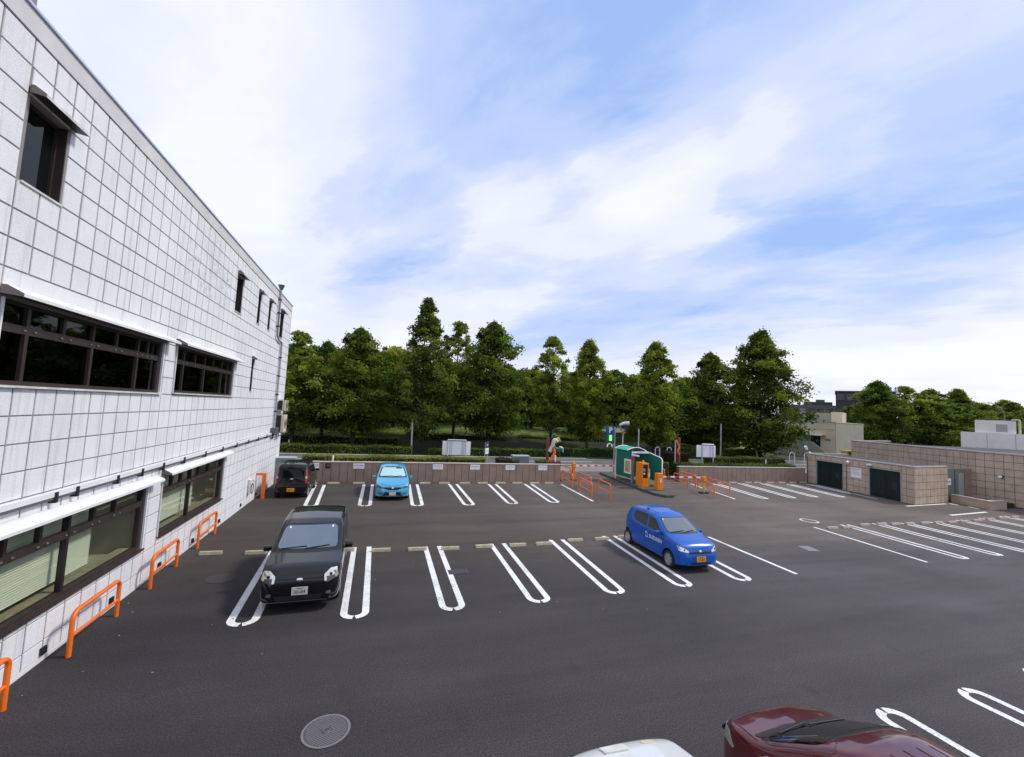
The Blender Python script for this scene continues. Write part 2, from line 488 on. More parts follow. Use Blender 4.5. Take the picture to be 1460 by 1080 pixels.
# ------------------------------------------------------------------ mesh helpers
class MB:
    def __init__(self):
        self.v, self.f, self.mi, self.sm = [], [], [], []

    def add(self, vs, fs, mi=0, smooth=False):
        o = len(self.v)
        self.v += [tuple(p) for p in vs]
        for f in fs:
            self.f.append(tuple(i + o for i in f))
            self.mi.append(mi)
            self.sm.append(smooth)
        return self

    def box(self, x0, y0, z0, x1, y1, z1, mi=0):
        if x0 > x1: x0, x1 = x1, x0
        if y0 > y1: y0, y1 = y1, y0
        if z0 > z1: z0, z1 = z1, z0
        vs = [(x0, y0, z0), (x1, y0, z0), (x1, y1, z0), (x0, y1, z0), (x0, y0, z1), (x1, y0, z1), (x1, y1, z1), (x0, y1, z1)]
        return self.add(vs, [(0, 3, 2, 1), (4, 5, 6, 7), (0, 1, 5, 4), (1, 2, 6, 5), (2, 3, 7, 6), (3, 0, 4, 7)], mi)

    def prism(self, poly, z0, z1, mi=0):
        n = len(poly)
        vs = [(x, y, z0) for x, y in poly] + [(x, y, z1) for x, y in poly]
        fs = [tuple(range(n))[::-1], tuple(range(n, 2 * n))] + [(i, (i + 1) % n, n + (i + 1) % n, n + i) for i in range(n)]
        return self.add(vs, fs, mi)

    def sheet(self, poly, z, mi=0):
        return self.add([(x, y, z) for x, y in poly], [tuple(range(len(poly)))], mi)

    def tube(self, path, r, n=8, mi=0, cap=True, r1=None):
        path = [Vector(p) for p in path]
        m = len(path)
        rings = []
        up = None
        for i, p in enumerate(path):
            if i == 0: d = path[1] - p
            elif i == m - 1: d = p - path[i - 1]
            else: d = (path[i + 1] - p).normalized() + (p - path[i - 1]).normalized()
            d.normalize()
            if up is None:
                a = Vector((0, 0, 1)) if abs(d.z) < 0.9 else Vector((1, 0, 0))
                s = d.cross(a).normalized()
            else:
                s = (up - d * up.dot(d)).normalized()
            up = s
            t = d.cross(s)
            rr = r if r1 is None else r + (r1 - r) * i / (m - 1)
            rings.append([p + (s * cos(2 * pi * k / n) + t * sin(2 * pi * k / n)) * rr for k in range(n)])
        vs = [q for ring in rings for q in ring]
        fs = []
        for i in range(m - 1):
            for k in range(n):
                fs.append((i * n + k, i * n + (k + 1) % n, (i + 1) * n + (k + 1) % n, (i + 1) * n + k))
        self.add(vs, fs, mi, True)
        if cap:
            self.add(rings[0], [tuple(range(n))[::-1]], mi)
            self.add(rings[-1], [tuple(range(n))], mi)
        return self

    def cyl(self, c, r, h, n=16, axis='z', mi=0, r1=None):
        c = Vector(c)
        d = {'x': Vector((1, 0, 0)), 'y': Vector((0, 1, 0)), 'z': Vector((0, 0, 1))}[axis]
        return self.tube([c, c + d * h], r, n, mi, True, r1)

    def build(self, name, mats, parent=None, bevel=0.0, **tags):
        me = bpy.data.meshes.new(name)
        me.from_pydata(self.v, [], self.f)
        if not isinstance(mats, (list, tuple)):
            mats = [mats]
        for m in mats:
            me.materials.append(MATS[m] if isinstance(m, str) else m)
        me.polygons.foreach_set('material_index', self.mi)
        me.polygons.foreach_set('use_smooth', self.sm)
        me.update()
        if bevel:
            bm = bmesh.new()
            bm.from_mesh(me)
            bmesh.ops.remove_doubles(bm, verts=bm.verts, dist=1e-5)
            es = [e for e in bm.edges if len(e.link_faces) == 2 and e.calc_face_angle(0) > 0.6]
            bmesh.ops.bevel(bm, geom=es, offset=bevel, segments=2, profile=0.5, affect='EDGES', clamp_overlap=True)
            bm.to_mesh(me)
            bm.free()
        return link(name, me, parent, **tags)


def link(name, me, parent=None, **tags):
    o = bpy.data.objects.new(name, me)
    COL.objects.link(o)
    if parent:
        o.parent = parent
    for k, v in tags.items():
        o[k] = v
    return o


def thing(name, label, category, loc=(0, 0, 0), rz=0.0, group=None):
    o = link(name, None)
    o.location = loc
    o.rotation_euler = (0, 0, rz)
    o['label'] = label
    o['category'] = category
    if group:
        o['group'] = group
    return o


def kids(o):
    return [c for c in bpy.data.objects if c.parent == o]


def dup(o, loc=None, rz=None, label=None, parent=None, childmap=None):
    if childmap is None:
        childmap = {}
        for c in bpy.data.objects:
            if c.parent:
                childmap.setdefault(c.parent.name, []).append(c)
    c = o.copy()
    COL.objects.link(c)
    if parent is not None:
        c.parent = parent
    if loc is not None:
        c.location = loc
    if rz is not None:
        c.rotation_euler = (0, 0, rz)
    if label:
        c['label'] = label
    for k in childmap.get(o.name, []):
        dup(k, parent=c, childmap=childmap)
    return c


def text_mb(s, size, bold=0.0):
    cu = bpy.data.curves.new('lettering', 'FONT')
    cu.body = s
    cu.size = size
    cu.align_x = 'CENTER'
    cu.align_y = 'CENTER'
    cu.extrude = 0.001
    cu.offset = bold
    cu.resolution_u = 3
    o = bpy.data.objects.new('lettering', cu)
    COL.objects.link(o)
    dg = bpy.context.evaluated_depsgraph_get()
    me = bpy.data.meshes.new_from_object(o.evaluated_get(dg))
    bpy.data.objects.remove(o)
    bpy.data.curves.remove(cu)
    return me


def text_obj(s, size, mat, parent, loc, rot, name='lettering', bold=0.0):
    me = text_mb(s, size, bold)
    me.materials.clear()
    me.materials.append(MATS[mat])
    o = link(name, me, parent)
    o.location = loc
    o.rotation_euler = rot
    return o


rnd = random.Random(7)

# ================================================================== GROUND
def hgt(x, y):
    """Park behind the road: a low bank that rises away from the road."""
    a = max(0.0, min(1.0, (y - 45.5) / 13.0))
    a = a * a * (3 - 2 * a)
    side = max(0.0, min(1.0, (52 - x) / 14.0))
    n = noise.noise(Vector((x * 0.06, y * 0.06, 0.3))) * 0.9
    return a * side * (2.2 + n)


b = MB()
b.sheet([(-1500, -1200), (2500, -1200), (2500, 3000), (-1500, 3000)], -0.05)
b.build('ground', 'soil', kind='structure')
b = MB()
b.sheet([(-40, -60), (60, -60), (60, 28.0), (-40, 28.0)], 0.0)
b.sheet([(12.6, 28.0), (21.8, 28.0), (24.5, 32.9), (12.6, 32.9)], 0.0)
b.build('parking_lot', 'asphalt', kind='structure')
b = MB()
b.sheet([(-60, 32.9), (160, 32.9), (160, 36.2), (-60, 36.2)], -0.01)
b.build('pavement', 'pavement', kind='structure')
b = MB()
b.sheet([(-60, 36.2), (160, 36.2), (190, 44.5), (34, 42.6), (-60, 41.0)], -0.012)
b.build('road', 'road_grey', kind='structure')
b = MB()
for x0, x1 in ((12.0, 20.4), (20.9, 31.0), (31.5, 44), (44.6, 60)):
    b.box(x0, 36.1, -0.01, x1, 36.25, 0.10)
b.build('kerb', 'concrete', kind='structure')
b = MB()
for i in range(12):
    x = -20 + i * 6.2
    b.sheet([(x, 38.55 + i * .12), (x + 3.6, 38.65 + i * .12), (x + 3.6, 38.85 + i * .12), (x, 38.75 + i * .12)], 0.004)
b.sheet([(-30, 36.95), (70, 36.95), (70, 37.12), (-30, 37.12)], 0.004)
b.build('road_marking', 'paint_white', kind='structure')
b = MB()
b.box(-60, 41.0, -0.02, 21, 41.7, 0.13)
b.box(25.5, 42.2, -0.02, 60, 42.8, 0.13)
b.build('far_kerb', 'concrete', kind='structure')
def bank_mat():
    m = MATS['grass']
    t = m.node_tree
    b_ = t.nodes['Principled BSDF']
    src = b_.inputs['Base Color'].links[0].from_socket
    g = t.nodes.new('ShaderNodeNewGeometry')
    sx = t.nodes.new('ShaderNodeSeparateXYZ')
    t.links.new(g.outputs['Position'], sx.inputs[0])
    n = N(t, 'ShaderNodeTexNoise', inp={'Scale': 0.25, 'Detail': 4.0})
    t.links.new(g.outputs['Position'], n.inputs['Vector'])
    yy = math_node(t, 'ADD', sx.outputs[1], math_node(t, 'MULTIPLY', n.outputs[0], 6.0))
    r = N(t, 'ShaderNodeMapRange', interpolation_type='SMOOTHSTEP', inp={1: 56.0, 2: 57.5, 3: 0.0, 4: 1.0})
    t.links.new(yy, r.inputs[0])
    # dark ground cover near the road, mown grass on the bank
    t.links.new(mixc(t, r.outputs[0], (0.022, 0.032, 0.010), src), b_.inputs['Base Color'])


bank_mat()
# park bank
vs, fs = [], []
nx, ny = 110, 60
for j in range(ny):
    for i in range(nx):
        x = -40 + i * 1.15
        y = 42.9 + j * 1.5
        vs.append((x, y, hgt(x, y) + 0.02))
for j in range(ny - 1):
    for i in range(nx - 1):
        a = j * nx + i
        fs.append((a, a + 1, a + nx + 1, a + nx))
MB().add(vs, fs, 0, True).build('park_bank', 'grass', kind='structure')
# distant hills
b = MB()
vs, fs = [], []
for i in range(60):
    x = 300 + i * 42
    h = 26 + 16 * noise.noise(Vector((i * 0.13, 2.2, 0))) + 5 * noise.noise(Vector((i * 0.5, 9, 0)))
    yb = 1100 - i * 12
    vs += [(x, yb, -1), (x, yb + 60, h * 1.4), (x, yb + 160, -1)]
for i in range(59):
    a = i * 3
    fs += [(a, a + 3, a + 4, a + 1), (a + 1, a + 4, a + 5, a + 2)]
b.add(vs, fs, 0, True).build('hill', 'hill_blue', kind='structure')

# ------------------------------------------------------------------ parking markings
def bay_u(top, bot, sep=0.235, w=0.155, notch=True, rnd_end=True):
    """A U of two painted strokes; top/bot are points on its axis."""
    T, B = Vector(top), Vector(bot)
    d = (B - T).normalized()
    n = Vector((-d.y, d.x))
    m = MB()
    for s in (-1, 1):
        pts = [T + n * s * sep]
        L = (B - T).length
        r = sep
        pts.append(T + d * (L - r) + n * s * sep)
        for k in range(1, 7):
            a = k / 6 * pi / 2 * 0.93
            c = T + d * (L - r)
            pts.append(c + n * s * sep * cos(a) + d * r * sin(a))
        # offset strip
        vs = []
        for i, p in enumerate(pts):
            t = (pts[min(i + 1, len(pts) - 1)] - pts[max(i - 1, 0)]).normalized()
            q = Vector((-t.y, t.x))
            jit = 0.006 * noise.noise(Vector((p.x * 3, p.y * 3, s)))
            vs += [(*(p + q * (w / 2 + jit)), 0.004), (*(p - q * (w / 2 - jit)), 0.004)]
        fs = [(2 * i, 2 * i + 1, 2 * i + 3, 2 * i + 2) for i in range(len(pts) - 1)]
        m.add(vs, fs)
    return m


def stripe(a, b_, w=0.13):
    A, B = Vector(a), Vector(b_)
    d = (B - A).normalized()
    n = Vector((-d.y, d.x)) * w / 2
    return MB().add([(*(A - n), .004), (*(B - n), .004), (*(B + n), .004), (*(A + n), .004)], [(0, 1, 2, 3)])


row_mid = [((-2.75, 15.45), (-2.52, 10.5)), ((-.32, 15.3), (-.27, 10.4)), ((1.97, 15.05), (1.95, 10.37)), ((4.27, 15.05), (4.17, 10.38)),
           ((6.61, 15.2), (6.41, 10.5)), ((8.95, 15.4), (8.68, 10.57)), ((11.18, 15.4), (10.87, 10.62))]
for a, c in row_mid:
    bay_u(a, c).build('bay_marking', 'paint_white', kind='structure')
stripe((13.16, 14.75), (13.05, 10.75)).build('bay_marking', 'paint_white', kind='structure')
row_wall = [((-3.08, 26.73), (-2.8, 21.5)), ((-.46, 26.85), (-.46, 21.33)), ((2.13, 26.9), (1.95, 21.2)), ((4.57, 26.95), (4.48, 21.15)),
            ((7.1, 26.95), (6.79, 21.3)), ((9.55, 26.95), (9.17, 21.45))]
for a, c in row_wall:
    bay_u(a, c, 0.235, 0.165).build('bay_marking', 'paint_white', kind='structure')
stripe((11.84, 26.8), (11.5, 21.6), .14).build('bay_marking', 'paint_white', kind='structure')
for a, c in (((22.36, 26.9), (21.26, 21.6)),):
    stripe(a, c, .15).build('bay_marking', 'paint_white', kind='structure')
for a, c in (((24.61, 26.9), (23.65, 21.6)), ((27.12, 27.1), (26.07, 21.7)), ((29.29, 27.0), (28.25, 21.9)),
             ((31.5, 26.6), (30.5, 21.75)), ((33.6, 26.6), (32.75, 22.9))):
    bay_u(a, c, 0.2, 0.17).build('bay_marking', 'paint_white', kind='structure')
stripe((19.83, 15.46), (19.4, 10.85), .13).build('bay_marking', 'paint_white', kind='structure')
for a, c in (((22.05, 15.65), (21.65, 10.9)), ((24.2, 15.65), (23.82, 10.95)), ((26.1, 15.55), (25.9, 11.0)), ((28.25, 15.55), (28.1, 11)),
             ((30.65, 15.7), (30.5, 11.1)), ((33.04, 15.9), (32.9, 11.2)), ((35.4, 16.1), (35.2, 11.3))):
    bay_u(a, c, 0.2, 0.15).build('bay_marking', 'paint_white', kind='structure')
for a, c, w in (((32.0, 18.9), (36.44, 19.27), .16), ((31.78, 16.62), (35.91, 17.03), .18), ((36.93, 19.35), (36.85, 18.85), .2),
                ((37.0, 18.4), (36.88, 17.8), .2), ((33.9, 26.2), (33.35, 23.3), .12), ((33.1, 22.9), (32.7, 21.0), .12)):
    stripe(a, c, w).build('bay_marking', 'paint_white', kind='structure')
for a, c in (((8.62, 0.2), (8.47, 5.4)), ((10.95, 0.4), (10.68, 5.45)), ((6.3, 0.2), (6.2, 5.2)), ((3.95, 0.2), (3.9, 5.2)), ((13.3, 0.4), (13.0, 5.6))):
    bay_u(a, c, 0.225, 0.14).build('bay_marking', 'paint_white', kind='structure')
# painted ring
b = MB()
vs = []
for k in range(40):
    a = 2 * pi * k / 40
    for r in (0.32, 0.39):
        vs.append((20.85 + cos(a) * r, 16.5 + sin(a) * r * 1.1, 0.004))
b.add(vs, [(2 * k, 2 * k + 1, (2 * k + 3) % 80, (2 * k + 2) % 80) for k in range(40)])
b.build('ring_marking', 'paint_white', kind='structure')
MB().add([(15.9, 12.6, .004), (16.35, 12.5, .004), (16.5, 13.1, .004), (16.05, 13.2, .004)], [(0, 1, 2, 3)]).build('asphalt_patch', 'patch_light', kind='structure')

for pts in (((1.2, 14.35), (3.4, 14.2), (5.6, 14.3), (8.6, 14.25)), ((-2.2, 17.9), (2.0, 18.1), (6.5, 17.95), (12.0, 18.2))):
    m = MB()
    vs = []
    for (x0, y0), (x1, y1) in zip(pts[:-1], pts[1:]):
        for k in range(12):
            u = k / 12
            x, y = x0 + (x1 - x0) * u, y0 + (y1 - y0) * u
            w = .012 + .012 * noise.noise(Vector((x * 2, y, 5)))
            jy = .03 * noise.noise(Vector((x * 1.5, y, 2)))
            vs += [(x, y - w + jy, .003), (x, y + w + jy, .003)]
    m.add(vs, [(2 * i, 2 * i + 2, 2 * i + 3, 2 * i + 1) for i in range(len(vs) // 2 - 1)])
    m.build('asphalt_seam', 'seam_tar', kind='structure')
# dry leaves blown over the lot
m = MB()
for i in range(70):
    x, y = rnd.uniform(-4.5, 16), rnd.uniform(9, 26.5)
    if rnd.random() < .15: x, y = rnd.uniform(-5.2, -4.4), rnd.uniform(8, 27)
    a, r_ = rnd.uniform(0, 6.3), rnd.uniform(.018, .035)
    m.add([(x + cos(a) * r_, y + sin(a) * r_, .008), (x - sin(a) * r_ * .6, y + cos(a) * r_ * .6, .02), (x - cos(a) * r_, y - sin(a) * r_, .008), (x + sin(a) * r_ * .6, y - cos(a) * r_ * .6, .014)], [(0, 1, 2, 3)])
m.build('fallen_leaves', 'dry_leaf', kind='stuff')

# wheel stops
def stop_mesh(L):
    m = MB()
    poly = [(-.07, 0), (.07, 0), (.045, .10), (-.045, .10)]
    vs = [(-L / 2, y, z) for y, z in poly] + [(L / 2, y, z) for y, z in poly]
    m.add(vs, [(3, 2, 1, 0), (4, 5, 6, 7), (0, 1, 5, 4), (1, 2, 6, 5), (2, 3, 7, 6), (3, 0, 4, 7)])
    return m


def stops(items, L, mat, group, labels):
    proto = None
    for i, (x, y, rz) in enumerate(items):
        if proto is None:
            proto = stop_mesh(L).build('wheel_stop', mat, bevel=0.012)
            proto['category'] = 'wheel stop'
            proto['group'] = group
            o = proto
        else:
            o = proto.copy()
            COL.objects.link(o)
        o.location = (x, y, 0.0)
        o.rotation_euler = (0, 0, rz)
        o['label'] = labels[i]


mid_x = [(-4.62, 15.19), (-3.38, 15.07), (-0.83, 14.95), (0.29, 14.78), (1.44, 14.72), (2.52, 14.64), (3.7, 14.7), (4.92, 14.68), (5.91, 14.71), (7.27, 14.94),
         (8.4, 14.97), (9.5, 15.1), (12.85, 15.15)]
mid_lab = ['yellowish wheel stop nearest the white building, beside the orange rails', 'yellowish wheel stop just left of the black minivan',
           'yellowish wheel stop partly hidden behind the right rear of the black minivan', 'yellowish wheel stop just right of the first marking beside the minivan',
           'yellowish wheel stop left of the second U marking right of the minivan', 'yellowish wheel stop right of the second U marking right of the minivan',
           'yellowish wheel stop left of the third U marking right of the minivan', 'yellowish wheel stop right of the third U marking right of the minivan',
           'yellowish wheel stop left of the fourth U marking right of the minivan', 'yellowish wheel stop right of the fourth U marking right of the minivan',
           'yellowish wheel stop left of the double line beside the blue hatchback', 'wheel stop behind the left rear wheel of the blue hatchback',
           'yellowish wheel stop right of the blue hatchback, by the single line']
stops([(x, y, rnd.uniform(-.03, .03)) for x, y in mid_x], 0.60, 'stop_yellow', 'wheel stops along the middle row of bays', mid_lab)
wall_x = [-3.6, -2.4, -1.0, 1.5, 2.85, 4.05, 5.35, 6.5, 7.7, 8.85, 10.05, 11.1]
wall_lab = ['beige wheel stop just right of the small black car at the wall', 'beige wheel stop under the black box on the brown wall', 'beige wheel stop under the second wall sign from the left',
            'beige wheel stop just right of the light blue hatchback', 'beige wheel stop at the wall, second right of the light blue hatchback',
            'beige wheel stop at the wall under the third sign', 'beige wheel stop at the wall between the third and fourth signs, on the left', 'beige wheel stop at the wall under the fourth sign',
            'beige wheel stop at the wall between the fourth and fifth signs, on the left', 'beige wheel stop at the wall under the fifth sign', 'beige wheel stop at the wall between the fifth and sixth signs',
            'beige wheel stop at the wall end nearest the orange rails']
stops([(x, 27.1, 0) for x in wall_x], 0.66, 'stop_yellow', 'wheel stops along the foot of the left brown wall', wall_lab)
rx = [25.4, 26.5, 28.0, 28.9, 30.2, 31.4, 32.6, 33.7]
stops([(x, 27.2, 0) for x in rx], 0.7, 'stop_pink', 'wheel stops along the foot of the right brown wall',
      ['beige wheel stop at the right brown wall, %s from the orange rails' % s for s in ('nearest', 'second', 'third', 'fourth', 'fifth', 'sixth', 'seventh', 'eighth')])
rr = [(20.52, 15.11), (21.51, 15.13), (23.04, 15.38), (24.27, 15.4), (25.09, 15.31), (26.1, 15.29), (27.23, 15.29), (28.25, 15.27), (29.24, 15.23), (30.35, 15.28),
      (31.56, 15.35), (33.0, 15.5), (34.39, 15.65), (35.7, 15.7)]
stops([(x, y, 0) for x, y in rr], 0.62, 'stop_pink', 'wheel stops along the right row of bays',
      ['pinkish wheel stop in the right row of bays, %s from the painted ring' % s for s in
       ('nearest', 'second', 'third', 'fourth', 'fifth', 'sixth', 'seventh', 'eighth', 'ninth', 'tenth', 'eleventh', 'twelfth', 'thirteenth', 'farthest')])

# manhole covers
def manhole(x, y, r, label, rim_mat, mat, ribs=True, rz=0.0):
    t = thing('manhole_cover', label, 'manhole cover', (x, y, 0), rz)
    m = MB()
    m.cyl((0, 0, -0.03), r, 0.036, 40)
    m.build('cover_plate', mat, t)
    m = MB()
    vs = []
    for k in range(48):
        a = 2 * pi * k / 48
        for rr_ in (r, r + 0.035):
            vs.append((cos(a) * rr_, sin(a) * rr_, 0.008))
    m.add(vs, [(2 * k, 2 * k + 1, (2 * k + 3) % 96, (2 * k + 2) % 96) for k in range(48)])
    m.build('rim', rim_mat, t)
    if ribs:
        m = MB()
        k = -r + .03
        while k < r - .02:
            h = math.sqrt(max(0, r * r - k * k)) - .02
            for s0, s1 in ((-h, -.07), (.07, h)) if abs(k) < .06 else ((-h, h),):
                m.box(s0, k - .006, .004, s1, k + .006, .011)
            k += .034
        m.build('ribs', rim_mat, t, kind='stuff')
        m = MB()
        m.tube([(cos(a) * .045, sin(a) * .045, .009) for a in [2 * pi * i / 12 for i in range(13)]], .006, 5)
        m.build('emblem', rim_mat, t)


manhole(-0.45, 6.98, 0.30, 'round ribbed iron manhole cover in the dark asphalt, nearest to view', 'iron_rim', 'iron_cover', True, radians(20))
manhole(-3.73, 13.2, 0.31, 'dull worn manhole cover left of the black minivan', 'cover_worn', 'cover_worn', False)
m = MB()
m.box(-.28, -.17, 0, .28, .17, .012)
o = m.build('drain_cover', 'iron_cover')
o.location = (2.45, 12.65, 0)
o['label'] = 'dark rectangular drain cover between the second U marking and the third'
o['category'] = 'drain cover'
m = MB()
for k in range(7):
    m.box(-.25 + k * .075, -.15, .012, -.22 + k * .075, .15, .018)
m.build('bar', 'cover_worn', o, kind='stuff')


# ================================================================== WHITE BUILDING
FR = math.atan(0.01)
bld = thing('office_building', 'white panelled building with bronze windows along the left of the car park', 'building', (-5.29, 0, 0), FR)
wins = {  # y0, y1, z0, z1
    'A': (7.98, 12.90, 4.76, 6.04), 'B': (13.63, 18.50, 4.79, 6.07), 'C': (7.98, 12.88, 0.94, 2.52), 'D': (13.63, 18.45, 1.00, 2.60),
    'E': (7.98, 8.82, 7.80, 9.10), 'F': (17.9, 18.62, 7.95, 9.30), 'G': (20.85, 21.25, 8.02, 9.36), 'H': (22.72, 23.12, 8.05, 9.40),
    'I': (25.25, 26.0, 8.08, 9.45), 'J': (20.75, 21.05, 5.05, 6.40), 'K': (3.2, 7.30, 4.76, 6.04), 'L': (3.2, 7.30, 0.94, 2.52)}
YEND = 27.95
YS, ZTOP = 2.0, 9.974
rects = list(wins.values())
ys = sorted({YS, YEND} | {r[0] for r in rects} | {r[1] for r in rects})
zs = sorted({-0.1, ZTOP} | {r[2] for r in rects} | {r[3] for r in rects})
m = MB()
for i in range(len(ys) - 1):
    run = None
    for k in range(len(zs) - 1):
        cy, cz = (ys[i] + ys[i + 1]) / 2, (zs[k] + zs[k + 1]) / 2
        solid = not any(r[0] < cy < r[1] and r[2] < cz < r[3] for r in rects)
        if solid:
            run = [zs[k], zs[k + 1]] if run is None else [run[0], zs[k + 1]]
        if (not solid or k == len(zs) - 2) and run:
            m.box(-.24, ys[i], run[0], 0, ys[i + 1], run[1])
            run = None
m.build('wall', 'joint', bld)
m = MB()   # body behind the facade
m.box(-16, YS, -.1, -1.4, YEND, 10.2)
m.box(-1.4, YEND - .3, -.1, -.24, YEND - .002, 9.974)
m.box(-1.4, YS, -.1, -.24, YS + .3, 9.974)
m.box(-1.4, YS + .3, 2.95, -.24, YEND - .3, 4.6)
m.box(-1.4, YS + .3, 6.3, -.24, YEND - .3, 7.6)
m.build('core', 'parapet', bld)
m = MB()
m.box(-.3, YS, ZTOP + .015, .03, YEND + .03, 10.33)
m.box(-16, YS, 10.1, -.3, YEND, 10.3)
m.build('parapet', 'parapet', bld)
m = MB()
m.box(-.33, YS, 10.331, .065, YEND + .06, 10.37)
m.build('coping', 'coping', bld)
m = MB()
m.box(-.05, YS, -.1, .02, YEND, .07)
m.build('base_strip', 'white_metal', bld)
m = MB()
m.box(-16, YEND, -.1, .02, YEND + .02, ZTOP)
m.build('end_wall', 'stucco', bld)
# taller block at the near end
m = MB()
m.box(-8, YS, 10.372, .0, 7.86, 13.4)
m.build('upper_block', 'joint', bld)
# panels
ycols = [13.0 - .462 * k for k in range(11, -1, -1)]           # 7.92 .. 13.0
cols = [(7.92 - .57, 7.92)] + [(a, a + .462) for a in ycols[:-1]] + [(13.0, 13.58)]
y = 13.58
while y < YEND - .1:
    cols.append((y, min(y + .462, YEND)))
    y += .462
y = 7.35
while y > YS + .2:
    cols.append((max(YS, y - .462), y))
    y -= .462
rows = [(-0.077 + .437 * k, -0.077 + .437 * (k + 1)) for k in range(23)]
rows[0] = (.07, .36)
rows += [(10.39 + .437 * k, 10.39 + .437 * (k + 1)) for k in range(6)]
G = 0.0105
plist = []


def cut_rects(rect, holes):
    """What is left of a rectangle (a, b, c, d) outside the holes, as rectangles."""
    out = [rect]
    for ha, hb, hc, hd in holes:
        nxt = []
        for a, b_, c, d in out:
            if not (a < hb and b_ > ha and c < hd and d > hc):
                nxt.append((a, b_, c, d))
                continue
            if ha > a: nxt.append((a, ha, c, d))
            if hb < b_: nxt.append((hb, b_, c, d))
            m0, m1 = max(a, ha), min(b_, hb)
            if hc > c: nxt.append((m0, m1, c, hc))
            if hd < d: nxt.append((m0, m1, hd, d))
        out = nxt
    return [q for q in out if q[1] - q[0] > .045 and q[3] - q[2] > .045]


for (y0, y1) in cols:
    for (z0, z1) in rows:
        if z0 > 10.3 and y1 > 7.87:
            continue
        # the plain bands over the long windows
        if abs(z0 - 6.041) < .05 and (7.9 < (y0 + y1) / 2 < 12.95 or 13.6 < (y0 + y1) / 2 < 18.6):
            continue
        plist += cut_rects((y0 + .017, y1 - .017, z0 + G, z1 - G), [(w[0] - .02, w[1] + .02, w[2] - .02, w[3] + .02) for w in wins.values()])
for (y0, y1) in ((7.93, 12.99), (13.59, 18.64)):
    plist.append((y0, y1, 6.09, 6.478 - G))


def panel_mb(m, a, b_, c, d, off=0.0):
    t = .013
    bv = .005
    vs = [(0.001, a, c), (0.001, b_, c), (0.001, b_, d), (0.001, a, d), (t, a + bv, c + bv), (t, b_ - bv, c + bv), (t, b_ - bv, d - bv), (t, a + bv, d - bv)]
    vs = [(x + off, y_, z_) for x, y_, z_ in vs]
    m.add(vs, [(4, 5, 6, 7), (0, 1, 5, 4), (1, 2, 6, 5), (2, 3, 7, 6), (3, 0, 4, 7)])


def dist(p):
    cy, cz = (p[0] + p[1]) / 2, (p[2] + p[3]) / 2
    vis = cy > 7.3 and (cz - 4.75) < cy * 0.78
    return (0 if vis else 1000) + cy + abs(cz - 4.75) * .3


plist.sort(key=dist)
shared = {}
for p in plist[:298]:
    key = (round(p[1] - p[0], 3), round(p[3] - p[2], 3))
    if key not in shared:
        mm = MB()
        panel_mb(mm, 0, p[1] - p[0], 0, p[3] - p[2])
        o = mm.build('panel', 'stucco', bld)
        shared[key] = o.data
    else:
        o = link('panel', shared[key], bld)
    o.location = (rnd.uniform(0, .003), p[0], p[2])
m = MB()
for p in plist[298:]:
    panel_mb(m, *p, off=rnd.uniform(0, .003))
m.build('far_panels', 'stucco', bld, kind='stuff')


def hood(y0, y1, z0, h=.22, d=.30):
    m = MB()
    prof = [(0.0, z0 + h), (d * .25, z0 + h), (d, z0 + .05), (d, z0), (0, z0 + .03)]
    n = len(prof)
    vs = [(x + .022, y0, z) for x, z in prof] + [(x + .022, y1, z) for x, z in prof]
    m.add(vs, [tuple(range(n)), tuple(range(2 * n - 1, n - 1, -1))], 1)
    m.add(vs, [(i, n + i, n + (i + 1) % n, (i + 1) % n) for i in (0, 1, 2)], 0)
    m.add(vs, [(i, n + i, n + (i + 1) % n, (i + 1) % n) for i in (3,)], 2)
    return m


